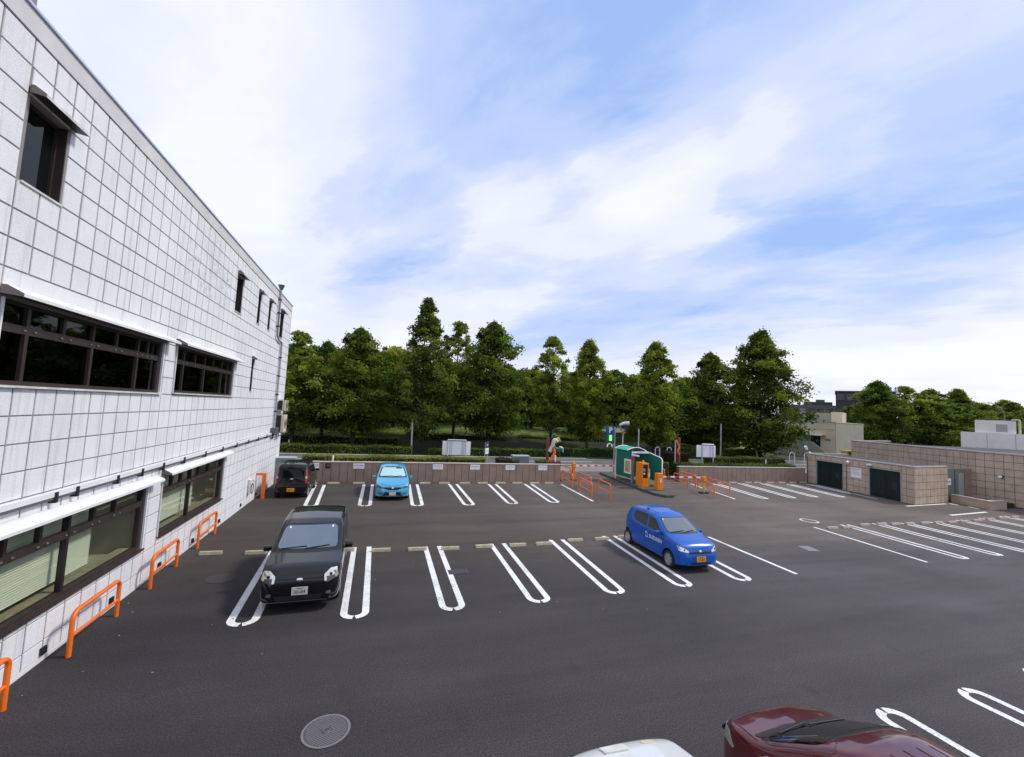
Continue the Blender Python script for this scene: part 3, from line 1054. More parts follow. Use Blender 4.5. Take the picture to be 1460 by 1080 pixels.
def long_window(key, top_h, dark, main, tops, blinds=False, lowered=None):
    y0, y1, z0, z1 = wins[key]
    w = MB()
    fr = .045
    zt = z1 - top_h
    # outer frame
    w.box(-.16, y0 + .002, z0 + .002, -.06, y0 + .05, z1 - .002)
    w.box(-.16, y1 - .09, z0 + .002, -.06, y1 - .002, z1 - .002)
    w.box(-.16, y0 + .05, z0 + .002, -.02, y1 - .09, z0 + .07)
    w.box(-.16, y0 + .05, z1 - .06, -.06, y1 - .09, z1 - .002)
    win = w.build('window', 'bronze', bld)
    r = MB()
    r.box(-.14, y0 + .052, zt - .06, -.05, y1 - .092, zt + .07)
    r.build('transom', 'bronze', win)
    for ym in main:
        q = MB()
        q.box(-.145, ym - .035, z0 + .071, -.048, ym + .035, z1 - .061)
        q.build('mullion', 'bronze_dark' if not dark else 'bronze', win)
    edges = [y0 + .05] + list(main) + [y1 - .09]
    for ym in tops:
        q = MB()
        q.box(-.135, ym - .035, zt + .071, -.055, ym + .035, z1 - .061)
        q.build('glazing_bar', 'bronze', win)
    tb = sorted([y0 + .05] + list(main) + list(tops) + [y1 - .09])
    gm = 'dark_window_glass' if dark else 'window_glass'
    for a, b_ in zip(tb[:-1], tb[1:]):
        q = MB()
        q.box(-.105, a + .03, zt + .075, -.1, b_ - .03, z1 - .065)
        q.build('pane', gm, win)
    for a, b_ in zip(edges[:-1], edges[1:]):
        q = MB()
        q.box(-.105, a + .03, z0 + .075, -.1, b_ - .03, zt - .065)
        q.build('pane', gm, win)
    # latches along the transom
    q = MB()
    for ym in tb[1:-1]:
        for dy in (-.1, .12):
            q.box(-.048, ym + dy, zt - .01, -.03, ym + dy + .05, zt + .015)
    q.build('latch', 'grey_side', win, kind='stuff')
    # white reveal and sill
    MB().box(-.012, y1 - .014, z0, .03, y1 + .016, z1).build('reveal', 'white_metal', win)
    MB().box(-.012, y0 - .016, z0, .03, y0 + .014, z1).build('reveal', 'white_metal', win)
    q = MB()
    q.box(-.019, y0 - .015, z0 - .035, .075, y1 + .015, z0 + .001)
    q.build('sill', 'bronze' if not dark else 'weathered_white', win)
    # room behind
    q = MB()
    d0, d1 = -1.35, -.2
    q.add([(d0, y0, z0 - .1), (d0, y1, z0 - .1), (d0, y1, z1 + .1), (d0, y0, z1 + .1), (d1, y0, z0 - .1), (d1, y1, z0 - .1), (d1, y1, z1 + .1), (d1, y0, z1 + .1)],
          [(0, 1, 2, 3), (0, 4, 5, 1), (1, 5, 6, 2), (2, 6, 7, 3), (3, 7, 4, 0)])
    q.build('room', 'room_dark' if dark else 'room_olive', win)
    if blinds:
        q = MB()
        ye = lowered or (y1 - 1.0)
        n = 30
        for i in range(n):
            z = z0 + .20 + (z1 - z0 - .25) * i / n
            q.add([(-.262, y0 + .05, z), (-.262, ye, z), (-.285, ye, z + .028), (-.285, y0 + .05, z + .028)], [(0, 1, 2, 3)])
        q.build('blind', 'blind', win, kind='stuff')
        q = MB()
        q.box(-.40, y0 + .02, z0 + .0, -.17, y1 - .1, z0 + .055)
        q.build('inner_sill', 'sill_stone', win)
    return win


long_window('A', .42, True, [8.6, 10.22, 11.86], [9.42, 11.02, 12.3])
long_window('B', .42, True, [14.3, 15.85, 17.4], [15.1, 16.6, 18.0])
long_window('C', .48, False, [10.20], [8.75, 9.5, 10.95, 11.7], True, 11.35)
long_window('D', .48, False, [15.65], [14.4, 15.0, 16.3, 17.1], True, 16.5)
long_window('K', .42, True, [4.4, 5.9], [3.8, 5.2, 6.6])
long_window('L', .48, False, [5.4], [4.2, 6.4], True, 6.9)


def small_window(key):
    y0, y1, z0, z1 = wins[key]
    w = MB()
    for a, b_, c, d in ((y0 + .002, y0 + .05, z0, z1), (y1 - .05, y1 - .002, z0, z1), (y0 + .05, y1 - .05, z0 + .002, z0 + .06), (y0 + .05, y1 - .05, z1 - .06, z1 - .002)):
        w.box(-.2, a, c, -.12, b_, d)
    win = w.build('window', 'bronze', bld)
    q = MB()
    q.box(-.165, y0 + .05, z0 + .06, -.16, y1 - .05, z1 - .06)
    q.build('pane', 'car_glass', win)
    MB().box(-.119, y1 - .02, z0, -.002, y1 - .001, z1).build('reveal', 'bronze', win)
    MB().box(-.119, y0 + .001, z0, -.002, y0 + .004, z1).build('reveal', 'bronze', win)
    q = MB()
    q.box(-.119, y0 - .01, z0 - .03, .04, y1 + .01, z0 + .001)
    q.build('sill', 'weathered_white', win)


for k in 'EFGHIJ':
    small_window(k)
for y0, y1, z0, h, d in ((7.9, 13.12, 6.05, .16, .27), (13.5, 18.75, 6.08, .16, .27), (7.9, 13.12, 2.53, .15, .24), (13.5, 18.65, 2.61, .15, .24),
                         (2.6, 7.45, 6.05, .16, .27), (2.6, 7.45, 2.53, .15, .24)):
    hood(y0, y1, z0, h, d).build('window_hood', ['white_metal', 'grey_side', 'bronze_dark'], bld)
for k in 'EFGHIJ':
    y0, y1, z0, z1 = wins[k]
    hood(y0 - .06, y1 + .12, z1 + .01, .15, .2).build('window_hood', ['weathered_white', 'grey_side', 'bronze_dark'], bld)
# service pipes with clips
m = MB()
m.box(.022, 7.2, 2.88, .10, 26.6, 2.97)
m.build('conduit', 'white_metal', bld)
m = MB()
m.tube([(.075, 7.2, 2.845), (.075, 26.6, 2.845)], .022, 8)
m.build('pipe', 'pipe_grey', bld)
cp = None
for y in (9.45, 10.0, 11.3, 12.3, 13.35, 14.6, 16.2, 17.8, 19.4, 21.0, 22.6, 24.2):
    if cp is None:
        cp = MB().box(.02, -.03, -.12, .125, .03, .06).build('pipe_clip', 'black', bld)
        o = cp
    else:
        o = link('pipe_clip', cp.data, bld)
    o.location = (0, y, 2.90)
m = MB()
m.tube([(.10, 24.4, 10.42), (.10, 24.4, 8.05), (.10, 24.9, 7.85), (.10, 25.6, 7.82), (.10, 25.65, 7.6), (.10, 25.65, 3.2), (.2, 25.65, 3.1)], .05, 10)
m.build('downpipe', 'steel', bld)
m = MB()
m.cyl((.10, 24.4, 10.42), .07, .25, 12, r1=.17)
m.build('rain_hopper', 'pipe_grey', bld)
cp = None
for z in (9.9, 9.2, 8.5, 7.0, 6.0, 5.0, 4.1):
    o = MB().box(.02, -.03, -.03, .17, .09, .03).build('pipe_clip', 'black', bld) if cp is None else link('pipe_clip', cp.data, bld)
    cp = cp or o
    o.location = (0, 24.37 if z > 8 else 25.62, z)
# weep vents along the base
cp = None
for y in (9.75, 11.75, 13.9, 16.05, 18.4, 21.0, 23.4):
    o = MB().box(.021, -.06, -.06, .06, .06, .06).build('base_vent', 'black', bld) if cp is None else link('base_vent', cp.data, bld)
    cp = cp or o
    o.location = (0, y, .19)


def to_world(lx, ly, lz):
    return (-5.29 + lx * cos(FR) - ly * sin(FR), lx * sin(FR) + ly * cos(FR), lz)


# air-conditioning units on brackets
def ac_unit(y, z, h, label):
    t = thing('air_conditioner', label, 'air conditioner', to_world(.08, y, z), FR, 'air conditioning units on the building end')
    m = MB()
    m.box(0, 0, 0, .34, .85, h)
    m.build('casing', 'cream', t, bevel=.012)
    m = MB()
    m.box(.0, -.006, .02, .2, -.001, h - .02)  # thin black sheet on the side towards the camera
    m.build('dark_side', 'black', t)
    m = MB()
    for k in range(4):
        m.tube([(.352, .42 + cos(a) * (.06 + k * .075), h / 2 + sin(a) * (.06 + k * .075)) for a in [2 * pi * i / 20 for i in range(21)]], .007, 5)
    m.build('fan_guard', 'pipe_grey', t)
    m = MB()
    for yy in (.1, .7):
        m.box(-.02, yy, -.05, .42, yy + .05, 0)
        m.box(-.02, yy, -.3, .02, yy + .05, -.05)
        m.tube([(.38, yy + .025, -.05), (0, yy + .025, -.3)], .015, 6)
    m.build('bracket', 'steel', t)


ac_unit(26.3, 4.16, .55, 'upper small cream air conditioner on the far end of the white building')
ac_unit(26.3, 2.95, .95, 'lower tall cream air conditioner on the far end of the white building')
t = thing('junction_box', 'dark junction box where the downpipe meets the wall pipes', 'junction box', to_world(.03, 25.2, 2.95), FR)
m = MB()
m.box(0, 0, 0, .25, .7, .28)
m.build('casing', 'pipe_grey', t, bevel=.01)
m = MB()
m.tube([(.1, .2, 0), (.1, .25, -.25), (.02, .3, -.3)], .04, 6)
m.build('pipe', 'black', t)
# tap and hose on the wall
t = thing('hose_tap', 'grey wall tap with coiled hose behind the orange post', 'hose tap', to_world(.03, 22.0, .35), FR)
m = MB()
m.box(0, -.1, .15, .12, .12, .75)
m.build('casing', 'white_wall', t, bevel=.01)
m = MB()
m.tube([(.15, cos(a) * .17, .35 + sin(a) * .22) for a in [2 * pi * i / 20 for i in range(38)]], .018, 6)
m.build('hose', 'pipe_grey', t)
m = MB()
m.tube([(.12, .0, .72), (.2, 0, .72), (.2, 0, .64)], .02, 6)
m.build('tap', 'steel', t)
# electrical cabinet in the corner
t = thing('utility_cabinet', 'grey metal cabinet in the corner behind the small black car', 'cabinet', (-5.15, 27.45, 0))
MB().box(-.6, -.3, 0, .6, .3, 1.42).build('casing', 'cabinet_grey', t, bevel=.02)
MB().box(-.63, -.33, 1.422, .63, .33, 1.47).build('lid', 'cabinet_top', t)
m = MB()
m.box(-.01, -.31, .1, .01, -.301, 1.35)
m.box(.05, -.32, .75, .08, -.301, .9)
m.build('door_seam', 'black', t)

# ------------------------------------------------------------------ orange rails
def rail_mb(L, H, r, rc=.14, mid=.45):
    m = MB()
    path = [(0, 0, 0)]
    for k in range(7):
        a = pi - k / 6 * pi / 2
        path.append((0, rc + cos(a) * rc, H - rc + sin(a) * rc))
    for k in range(7):
        a = pi / 2 - k / 6 * pi / 2
        path.append((0, L - rc + cos(a) * rc, H - rc + sin(a) * rc))
    path.append((0, L, 0))
    m.tube(path, r, 10)
    c = MB()
    c.tube([(0, 0, H * mid), (0, L, H * mid)], r * .72, 8)
    return m, c


def rail(p0, p1, H, r, label, group, mat='orange'):
    A, B = Vector(p0), Vector(p1)
    L = (B - A).length
    rz = math.atan2(-(B - A).x, (B - A).y)
    t = thing('guard_rail', label, 'guard rail', (A.x, A.y, 0), rz, group)
    a, c = rail_mb(L, H, r)
    a.build('hoop', mat, t)
    c.build('crossbar', mat, t)
    return t


g = 'orange hoop rails along the white building'
rail((-5.03, 9.83), (-5.08, 11.36), .76, .039, 'orange hoop rail under the near ground floor window, nearest whole one', g)
rail((-5.10, 12.78), (-5.15, 14.28), .76, .039, 'orange hoop rail between the two ground floor windows', g)
rail((-5.20, 15.85), (-5.25, 17.45), .76, .039, 'orange hoop rail under the farther ground floor window', g)
rail((-5.0, 6.95), (-5.02, 8.44), .76, .039, 'orange hoop rail cut off at the lower left edge of the view', g)
t = thing('corner_guard', 'square orange post with an arm into the wall by the hose tap', 'guard post', (-5.15, 23.22, 0))
MB().box(-.075, -.075, 0, .075, .075, 1.2).build('post', 'orange', t, bevel=.012)
MB().box(-.4, -.05, 1.1, -.076, .05, 1.2).build('arm', 'orange', t)
g = 'orange hoop rails beside the entrance lane'
rail((12.05, 25.5), (12.14, 27.36), .86, .038, 'orange hoop rail nearest the end of the left brown wall', g)
rail((13.3, 28.5), (13.15, 30.3), .86, .038, 'orange hoop rail beyond the wall end, by the yellow barrier post', g, 'orange_pale')
rail((11.72, 22.2), (11.95, 24.22), .86, .038, 'orange hoop rail standing on the white end line, nearest the camera', g)
rail((12.83, 24.44), (12.95, 26.4), .86, .038, 'orange hoop rail just behind the one on the white end line', g)
rail((12.7, 21.83), (13.01, 23.82), .86, .038, 'orange hoop rail farthest right of the left group, by the lane', g)
g = 'orange hoop rails between the exit lane and the right bays'
rail((20.45, 24.95), (20.93, 26.99), .8, .038, 'pale orange hoop rail just behind the lowered barrier arm', g, 'orange_pale')
rail((19.96, 21.92), (20.87, 24.42), .8, .038, 'orange hoop rail in front of the barrier arm rest, nearest', g)
rail((21.4, 22.19), (21.85, 24.6), .8, .038, 'orange hoop rail standing on the first bay line right of the barrier', g)
rail((21.5, 25.4), (21.75, 27.3), .85, .045, 'pale orange hoop rail against the right brown wall end', g, 'orange_pale')
rail((20.85, 28.0), (20.9, 29.6), .9, .045, 'pale orange hoop rail by the hedge behind the green shelter', g, 'orange_pale')

# ================================================================== LOW BROWN WALLS
def low_wall(x0, x1, y, h, label, seed):
    t = thing('panel_wall', label, 'wall', (x0, y, 0), 0, 'low brown panelled walls')
    L = x1 - x0
    MB().box(0, .02, -.1, L, .24, h - .05).build('core', 'brown_joint', t)
    MB().box(-.02, -.025, h - .049, L + .02, .26, h).build('cap', 'brown_cap', t, bevel=.006)
    n = max(1, round(L / .458))
    p = L / n
    me = None
    r = random.Random(seed)
    for i in range(n):
        o = MB().box(.013, -.01, 0.0, p - .013, .0195, h - .06).build('wall_panel', 'brown_panel', t, bevel=.004) if me is None else link('wall_panel', me, t)
        me = o.data
        o.location = (i * p, -r.uniform(0, .004), 0)
    MB().box(0, .2401, -.1, L, .26, h - .05).build('back_face', 'brown_panel', t)
    return t


low_wall(-4.5, 12.2, 27.8, 1.2, 'low brown panelled wall behind the light blue car', 1)
low_wall(22.0, 34.7, 27.8, 1.17, 'low brown panelled wall behind the right hand bays, without notices', 2)
# notices
def notice(x, z, w, h, label):
    t = thing('wall_notice', label, 'notice', (x, 27.775, z), 0, 'white notices on the left brown wall')
    MB().box(-w / 2, 0, -h / 2, w / 2, .012, h / 2).build('plate', 'sign_white', t)
    m = MB()
    r = random.Random(int(x * 10))
    n = 7
    cw = w * .84 / n
    for i in range(n):
        cx = -w * .42 + cw * (i + .5)
        s = cw * .40
        zz = h * .12
        m.box(cx - s, -.003, zz + s * .55, cx + s, -.001, zz + s * .95)
        m.box(cx - s, -.003, zz - s * .2, cx + s * .9, -.001, zz + s * .1)
        m.box(cx - s * .2, -.003, zz - s * .9, cx + s * .2, -.001, zz + s * .56)
        if r.random() < .6:
            m.box(cx - s, -.003, zz - s * .95, cx + s, -.001, zz - s * .65)
    m.build('print', 'sign_red', t)
    m = MB()
    for i in range(5):
        m.box(-w * .22 + i * w * .09, -.003, -h * .3, -w * .16 + i * w * .09, -.001, -h * .22)
    m.build('small_print', 'sign_grey_ink', t)


for x, lab in ((-3.65, 'leftmost white notice with red print, beside the small black car'), (-1.1, 'white notice with red print just left of the light blue car'),
               (3.68, 'white notice with red print just right of the light blue car'), (6.11, 'white notice with red print below the two-legged white board'),
               (8.52, 'white notice with red print below the blue and white street sign'), (10.86, 'white notice with red print near the orange sculpture')):
    notice(x, .95, .64, .32, lab)
t = thing('wall_box', 'small black box on the brown wall beside the first notice', 'box', (-2.84, 27.775, .95))
MB().box(-.15, 0, -.15, .15, .02, .15).build('casing', 'black', t)
MB().box(-.06, -.03, -.05, .12, 0, .08).build('lens', 'pipe_grey', t)

# ================================================================== GARAGE AND TALL WALL
def tiled_face(parent, p0, p1, z0, z1, tw, th, holes=(), seed=0, mat='tan_tile', limit=290):
    """Square tiles, each an object, on a vertical face from p0 to p1 (outward normal to the right of p0->p1)."""
    A, B = Vector(p0), Vector(p1)
    L = (B - A).length
    d = (B - A) / L
    nrm = Vector((d.y, -d.x))
    n = max(1, round(L / tw))
    k = max(1, round((z1 - z0) / th))
    w, h = L / n, (z1 - z0) / k
    ang = math.atan2(d.y, d.x)
    r = random.Random(seed)
    cache = {}
    for i in range(n):
        for j in range(k):
            for a, b_, c, e in cut_rects((i * w, (i + 1) * w, z0 + j * h, z0 + (j + 1) * h), holes):
                key = (round(b_ - a, 2), round(e - c, 2))
                if key not in cache:
                    mm = MB().box(.014, -.03, .014, b_ - a - .014, 0, e - c - .014)
                    o = mm.build('tile', mat, parent, bevel=.004)
                    cache[key] = o.data
                else:
                    o = link('tile', cache[key], parent)
                q = A + d * a + nrm * r.uniform(.0, .004)
                o.location = (q.x, q.y, c)
                o.rotation_euler = (0, 0, ang)


PA, PB, PC, PD = (33.3, 19.2), (34.75, 27.7), (39.5, 27.6), (37.55, 19.75)
gar = thing('garage', 'low tan tiled garage with two dark green doors', 'garage')
HG = 2.42
m = MB()
m.prism([(33.75, 19.5), (35.1, 27.4), (39.3, 27.4), (37.4, 20.0)], -.1, HG - .35)
m.build('core', 'roof_dark', gar)
fd = (Vector(PA) - Vector(PB))
FL = fd.length
fdn = fd / FL


def fpt(s, off=0.0):
    """point s metres along the front from its far corner, off metres outward"""
    q = Vector(PB) + fdn * s + Vector((fdn.y, -fdn.x)) * off
    return q


def seg(m, s0, s1, z0, z1, o0, o1, mi=0):
    a, b_, c, d = fpt(s0, o0), fpt(s1, o0), fpt(s1, o1), fpt(s0, o1)
    m.prism([tuple(a), tuple(b_), tuple(c), tuple(d)], z0, z1, mi)


doors = [(1.02, 3.42), (5.58, 7.75)]
DH = 1.95
m = MB()
seg(m, 0, doors[0][0], -.1, HG - .06, -.3, -.002)
seg(m, doors[0][1], doors[1][0], -.1, HG - .06, -.3, -.002)
seg(m, doors[1][1], FL - .14, -.1, HG - .06, -.3, -.002)
seg(m, FL - .139, FL - .01, -.1, HG - .06, -.06, -.002)
for a, b_ in doors:
    seg(m, a + .001, b_ - .001, DH, HG - .06, -.3, -.002)
m.prism([PA, PD, (PD[0] - .05, PD[1] + .3), (PA[0] + .3, PA[1] + .3)], -.1, HG - .06)
m.build('wall', 'brown_joint', gar)
tiled_face(gar, PB, PA, .0, HG - .08, .48, .47, [(a - .09, b_ + .09, -.1, DH + .09) for a, b_ in doors], 5)
tiled_face(gar, PA, PD, .0, HG - .08, .48, .47, [], 6)
m = MB()
seg(m, -.02, FL + .02, HG - .059, HG + .03, -.2, .03)
A, D = Vector(PA), Vector(PD)
m.prism([(A.x - .03, A.y - .035), (D.x + .02, D.y - .035), (D.x + .02, D.y + .17), (A.x + .17, A.y + .17)], HG - .058, HG + .028)
m.prism([PB, (PC[0], PC[1]), (PC[0], PC[1] + .2), (PB[0], PB[1] + .2)], HG - .058, HG + .029)
m.build('roof_edge', 'tan_cap', gar)
MB().box(PA[0] - .034, PA[1] - .034, 0, PA[0] + .012, PA[1] + .010, HG - .08).build('corner_strip', 'tan_tile', gar)
m = MB()
m.prism([(33.62, 19.45), (35.0, 27.5), (39.3, 27.5), (37.4, 20.0)], HG - .34, HG - .1)
m.build('roof', 'roof_dark', gar)
for di, (a, b_) in enumerate(doors):
    m = MB()
    seg(m, a - .085, a, 0, DH + .085, -.12, .03)
    seg(m, b_, b_ + .085, 0, DH + .085, -.12, .03)
    seg(m, a, b_, DH, DH + .085, -.12, .03)
    dr = m.build('door', 'frame_grey', gar)
    n = 2
    for k in range(n):
        w = (b_ - a) / n
        q = MB()
        seg(q, a + k * w + .012, a + (k + 1) * w - .012, .02, DH - .02, -.10, -.06)
        q.build('door_leaf', 'shutter_green', dr)
    q = MB()
    for k in range(1, 9):
        seg(q, a + (b_ - a) * k / 9 - .008, a + (b_ - a) * k / 9 + .008, .05, DH - .05, -.0598, -.05)
    q.build('ribs', 'shutter_green', dr, kind='stuff')
    q = MB()
    s = a + (b_ - a) * .72
    seg(q, s, s + .35, .75, 1.2, -.059, -.045)
    q.build('door_panel', 'roof_dark', dr)
# things on the garage
c0 = fpt(4.55, .03)
t = thing('garage_notice', 'square white notice with red heading between the two garage doors', 'notice', (c0.x, c0.y, 1.45), math.atan2(fdn.y, fdn.x))
MB().box(-.42, -.012, -.36, .42, 0, .36).build('plate', 'sign_white', t)
m = MB()
for i in range(7):
    m.box(-.33 + i * .095, -.015, .22, -.26 + i * .095, -.013, .29)
m.build('heading', 'sign_pink', t)
m = MB()
for j, (x0, x1) in enumerate(((-.33, .1), (-.33, .28), (-.2, .3))):
    i = x0
    while i < x1:
        m.box(i, -.015, .1 - j * .12, i + .045, -.013, .15 - j * .12)
        i += .065
m.build('print', 'sign_grey_ink', t)
for s, lab in ((4.05, 'round white lamp on the garage front, left of the notice'), (5.75, 'wedge shaped white lamp on the garage front above the nearer door')):
    q = fpt(s, .03)
    t = thing('wall_lamp', lab, 'wall lamp', (q.x, q.y, 2.17), math.atan2(fdn.y, fdn.x))
    MB().box(-.05, -.05, -.05, .05, 0, .06).build('mount', 'white_metal', t)
    m = MB()
    if s < 5:
        m.tube([(0, -.05, .05), (0, -.14, .02), (0, -.24, -.05)], .05, 10, r1=.12)
    else:
        m.prism([(-.16, -.26), (.16, -.26), (.12, -.05), (-.12, -.05)], -.03, .06)
    m.build('lamp_head', 'sign_white', t)
q = fpt(3.75, .03)
t = thing('drain_pipe', 'thin dark drain pipe on the garage front beside the far door', 'pipe', (q.x, q.y, 0))
MB().tube([(0, 0, 0), (0, 0, 2.2)], .025, 6).build('pipe', 'black', t)
q = fpt(.15, .06)
t = thing('corner_pipe', 'dark bent pipe at the far corner of the garage', 'pipe', (q.x, q.y, 0))
MB().tube([(0, 0, 0), (-.02, -.02, .35), (-.14, -.1, .6), (-.14, -.1, 2.2)], .03, 6).build('pipe', 'black', t)
t = thing('floodlight', 'white floodlight pair on the far corner of the garage roof', 'floodlight', (fpt(.1, .1).x, fpt(.1, .1).y, HG + .03))
MB().cyl((0, 0, 0), .03, .35, 8).build('post', 'pipe_grey', t)
m = MB().tube([(-.05, -.05, .30), (-.30, -.12, .55)], .10, 10)
m.build('lamp_head', 'sign_white', t)
m = MB().tube([(.12, -.12, .1), (.16, -.2, -.12)], .09, 10)
m.build('lamp_head', 'sign_white', t)

# tall tiled wall behind
tw = thing('tall_wall', 'tall tan tiled wall behind the garage, running off to the right', 'wall')
W0, W1, W2 = (43.9, 30.4), (40.45, 19.65), (40.55, 8.0)
HT = 3.56
m = MB()
m.prism([W0, W1, (W1[0] + .3, W1[1]), (W0[0] + .3, W0[1])], -.1, HT - .1)
m.prism([W1, W2, (W2[0] + .3, W2[1]), (W1[0] + .3, W1[1] - .001)], -.1, HT - .1)
m.prism([W0, (W0[0] + .3, W0[1]), (W0[0] + 9, W0[1] + 2.2), (W0[0] + 9, W0[1] + 2.5)], -.1, HT - .1)
m.build('core', 'brown_joint', tw)
tiled_face(tw, W0, W1, .06, HT - .12, .52, .48, [], 9)
tiled_face(tw, W1, (40.55, 12.5), .06, HT - .12, .49, .48, [], 10)
tiled_face(tw, (40.55, 12.5), W2, .06, HT - .12, .9, .96, [], 11)
m = MB()
m.prism([(W0[0] - .04, W0[1] + .02), (W1[0] - .04, W1[1]), (W1[0] + .36, W1[1]), (W0[0] + .36, W0[1] + .02)], HT - .099, HT)
m.prism([(W1[0] - .04, W1[1] - .001), (W2[0] - .04, W2[1]), (W2[0] + .36, W2[1]), (W1[0] + .36, W1[1] - .001)], HT - .099, HT)
m.prism([(W0[0] + .0, W0[1] + .021), (W0[0] + .36, W0[1] + .021), (W0[0] + 9, W0[1] + 2.2), (W0[0] + 9, W0[1] + 2.5)], HT - .099, HT)
m.build('cap', 'tan_cap', tw)
t = thing('wall_lamp', 'round bulkhead lamp on the tall tiled wall at the right', 'wall lamp', (40.42, 18.35, 1.95), pi / 2 + pi)
MB().cyl((0, 0, 0), .13, .1, 14, 'y').build('housing', 'black', t)
t.rotation_euler = (0, 0, pi / 2)
MB().cyl((0, .1, 0), .1, .06, 14, 'y').build('lamp_glass', 'sign_white', t)
# grey service door between garage and tall wall
t = thing('service_screen', 'grey green metal screen with a door beside the garage', 'screen')
MB().box(37.56, 19.9, 0, 39.7, 19.98, 2.25).build('screen_panel', 'door_green', t)
MB().box(38.6, 19.885, .3, 38.64, 19.899, 2.2).build('seam', 'black', t)
MB().box(39.0, 19.88, .02, 39.55, 19.899, 1.95).build('door', 'frame_grey', t)
MB().box(39.701, 19.88, 0, 40.4, 19.96, 2.25).build('side_panel', 'brown_panel', t)
t = thing('door_notice', 'small pale notice on the grey green screen', 'notice', (37.95, 19.88, 1.35))
MB().box(-.22, 0, -.22, .22, .015, .22).build('plate', 'sign_white', t)
MB().box(-.15, -.002, -.05, .15, -.001, .05).build('print', 'sign_grey_ink', t)
# planter wall
pl = thing('planter_wall', 'low tan planter wall in front of the tall tiled wall', 'planter wall')
m = MB()
m.prism([(37.8, 19.7), (37.25, 17.5), (37.5, 17.5), (38.05, 19.7)], -.05, .5)
m.prism([(37.501, 17.5), (39.0, 17.5), (39.0, 17.75), (37.56, 17.75)], -.05, .5)
m.build('core', 'tan_tile', pl)
m = MB()
m.prism([(37.77, 19.7), (37.21, 17.46), (37.54, 17.46), (38.1, 19.7)], .501, .55)
m.prism([(37.541, 17.46), (39.02, 17.46), (39.02, 17.8), (37.62, 17.8)], .501, .55)
m.build('cap', 'tan_cap', pl)
MB().prism([(38.06, 19.6), (37.58, 17.76), (40.4, 17.76), (40.4, 19.6)], 0, .3).build('soil', 'soil', pl)

# ================================================================== ENTRANCE ISLAND
isl = thing('traffic_island', 'long narrow kerbed island under the ticket machine and green shelter', 'traffic island')
poly = [(16.7, 22.25), (17.25, 22.2), (17.75, 22.7), (18.35, 26), (18.6, 31.3), (18.2, 31.9), (17.2, 31.4), (16.75, 28), (16.45, 24.5), (16.4, 22.9)]
MB().prism(poly, -.02, .15).build('kerb', 'kerb_dark', isl, bevel=.02)
# ticket machine
t = thing('ticket_machine', 'orange ticket and payment machine on the island', 'ticket machine', (16.85, 24.95, .15), 0)
m = MB()
m.box(0, 0, 0, .5, .75, .55)
m.box(0, .0, .551, .06, .75, 1.45)
m.box(.44, .0, .551, .5, .75, 1.45)
m.box(.06, .69, .551, .44, .75, 1.45)
m.box(0, 0, 1.451, .5, .75, 1.56)
m.build('casing', 'amber', t, bevel=.012)
MB().box(.061, .1, .6, .439, .68, 1.44).build('screen', 'trim_black', t)
MB().box(.12, .085, 1.0, .3, .1, 1.2).build('display', 'sign_grey_ink', t)
MB().box(.15, .085, .8, .28, .1, .9).build('slot', 'sign_white', t)
MB().cyl((.25, .3, 1.56), .09, .18, 12, r1=.04).build('beacon', 'amber', t)
MB().box(.01, -.012, .3, .1, -.001, .45).build('handle', 'steel', t)
t = thing('card_reader', 'low orange card reader beside the ticket machine', 'card reader', (17.40, 25.1, .15))
MB().box(0, 0, 0, .16, .4, 1.15).build('casing', 'amber', t, bevel=.01)
MB().box(.03, -.012, .62, .14, -.001, .9).build('panel', 'sign_white', t)
MB().box(.04, -.03, .96, .13, -.001, 1.08).build('slot', 'sign_grey_ink', t)
MB().tube([(.02, -.02, .95), (-.05, -.1, .92), (-.05, -.1, .8)], .02, 6).build('handle', 'sign_white', t)
# barrier machines
def barrier(x, y, arm_to, z, label, group):
    t = thing('barrier_machine', label, 'barrier', (x, y, .15), 0, group)
    MB().box(-.2, -.2, 0, .2, .2, 1.02).build('casing', 'amber', t, bevel=.05)
    MB().box(-.205, -.205, 1.021, .205, .205, 1.07).build('lid', 'amber', t, bevel=.02)
    MB().box(-.04, -.215, .5, .04, -.2, .75).build('label_plate', 'sign_white', t)
    dx = arm_to[0] - x
    dy = arm_to[1] - y
    L = math.hypot(dx, dy)
    arm = link('arm', None, t)
    arm.location = (0, 0, z - .15)
    arm.rotation_euler = (0, 0, math.atan2(dy, dx))
    n = max(6, int(L / .32))
    for k in range(n):
        a, c = .2 + (L - .2) * k / n, .2 + (L - .2) * (k + 1) / n
        MB().box(a, -.03, -.045, c, .03, .045).build('arm_band', 'red' if k % 2 else 'sign_white', arm)
    MB().box(.0, -.09, -.1, .199, .09, .1).build('arm_hub', 'amber', arm, bevel=.02)


barrier(17.35, 23.85, (20.35, 23.6), 1.0, 'orange barrier machine at the near end of the island, arm lowered to the right', 'barrier machines')
barrier(17.45, 28.95, (13.75, 28.75), 1.0, 'orange barrier machine at the far end of the island, arm lowered to the left', 'barrier machines')
t = thing('arm_rest', 'yellow arm rest post on black feet by the right hand rails', 'barrier post', (20.5, 23.45, 0))
MB().box(-.05, -.05, .03, .05, .05, .75).build('post', 'sculpture_yellow', t)
MB().box(-.12, -.12, .751, .14, .14, 1.08).build('head', 'amber', t, bevel=.02)
m = MB()
m.box(-.3, -.14, 0, -.1, .14, .09)
m.box(.1, -.14, 0, .3, .14, .09)
m.box(-.099, -.06, 0, .099, .06, .04)
m.build('foot', 'black', t)
t = thing('arm_rest', 'yellow arm rest post at the end of the left barrier arm', 'barrier post', (13.5, 28.45, 0))
MB().box(-.09, -.09, 0, .09, .09, .9).build('post', 'amber', t)
MB().box(-.13, -.13, .9, .13, .13, 1.22).build('head', 'amber', t, bevel=.02)
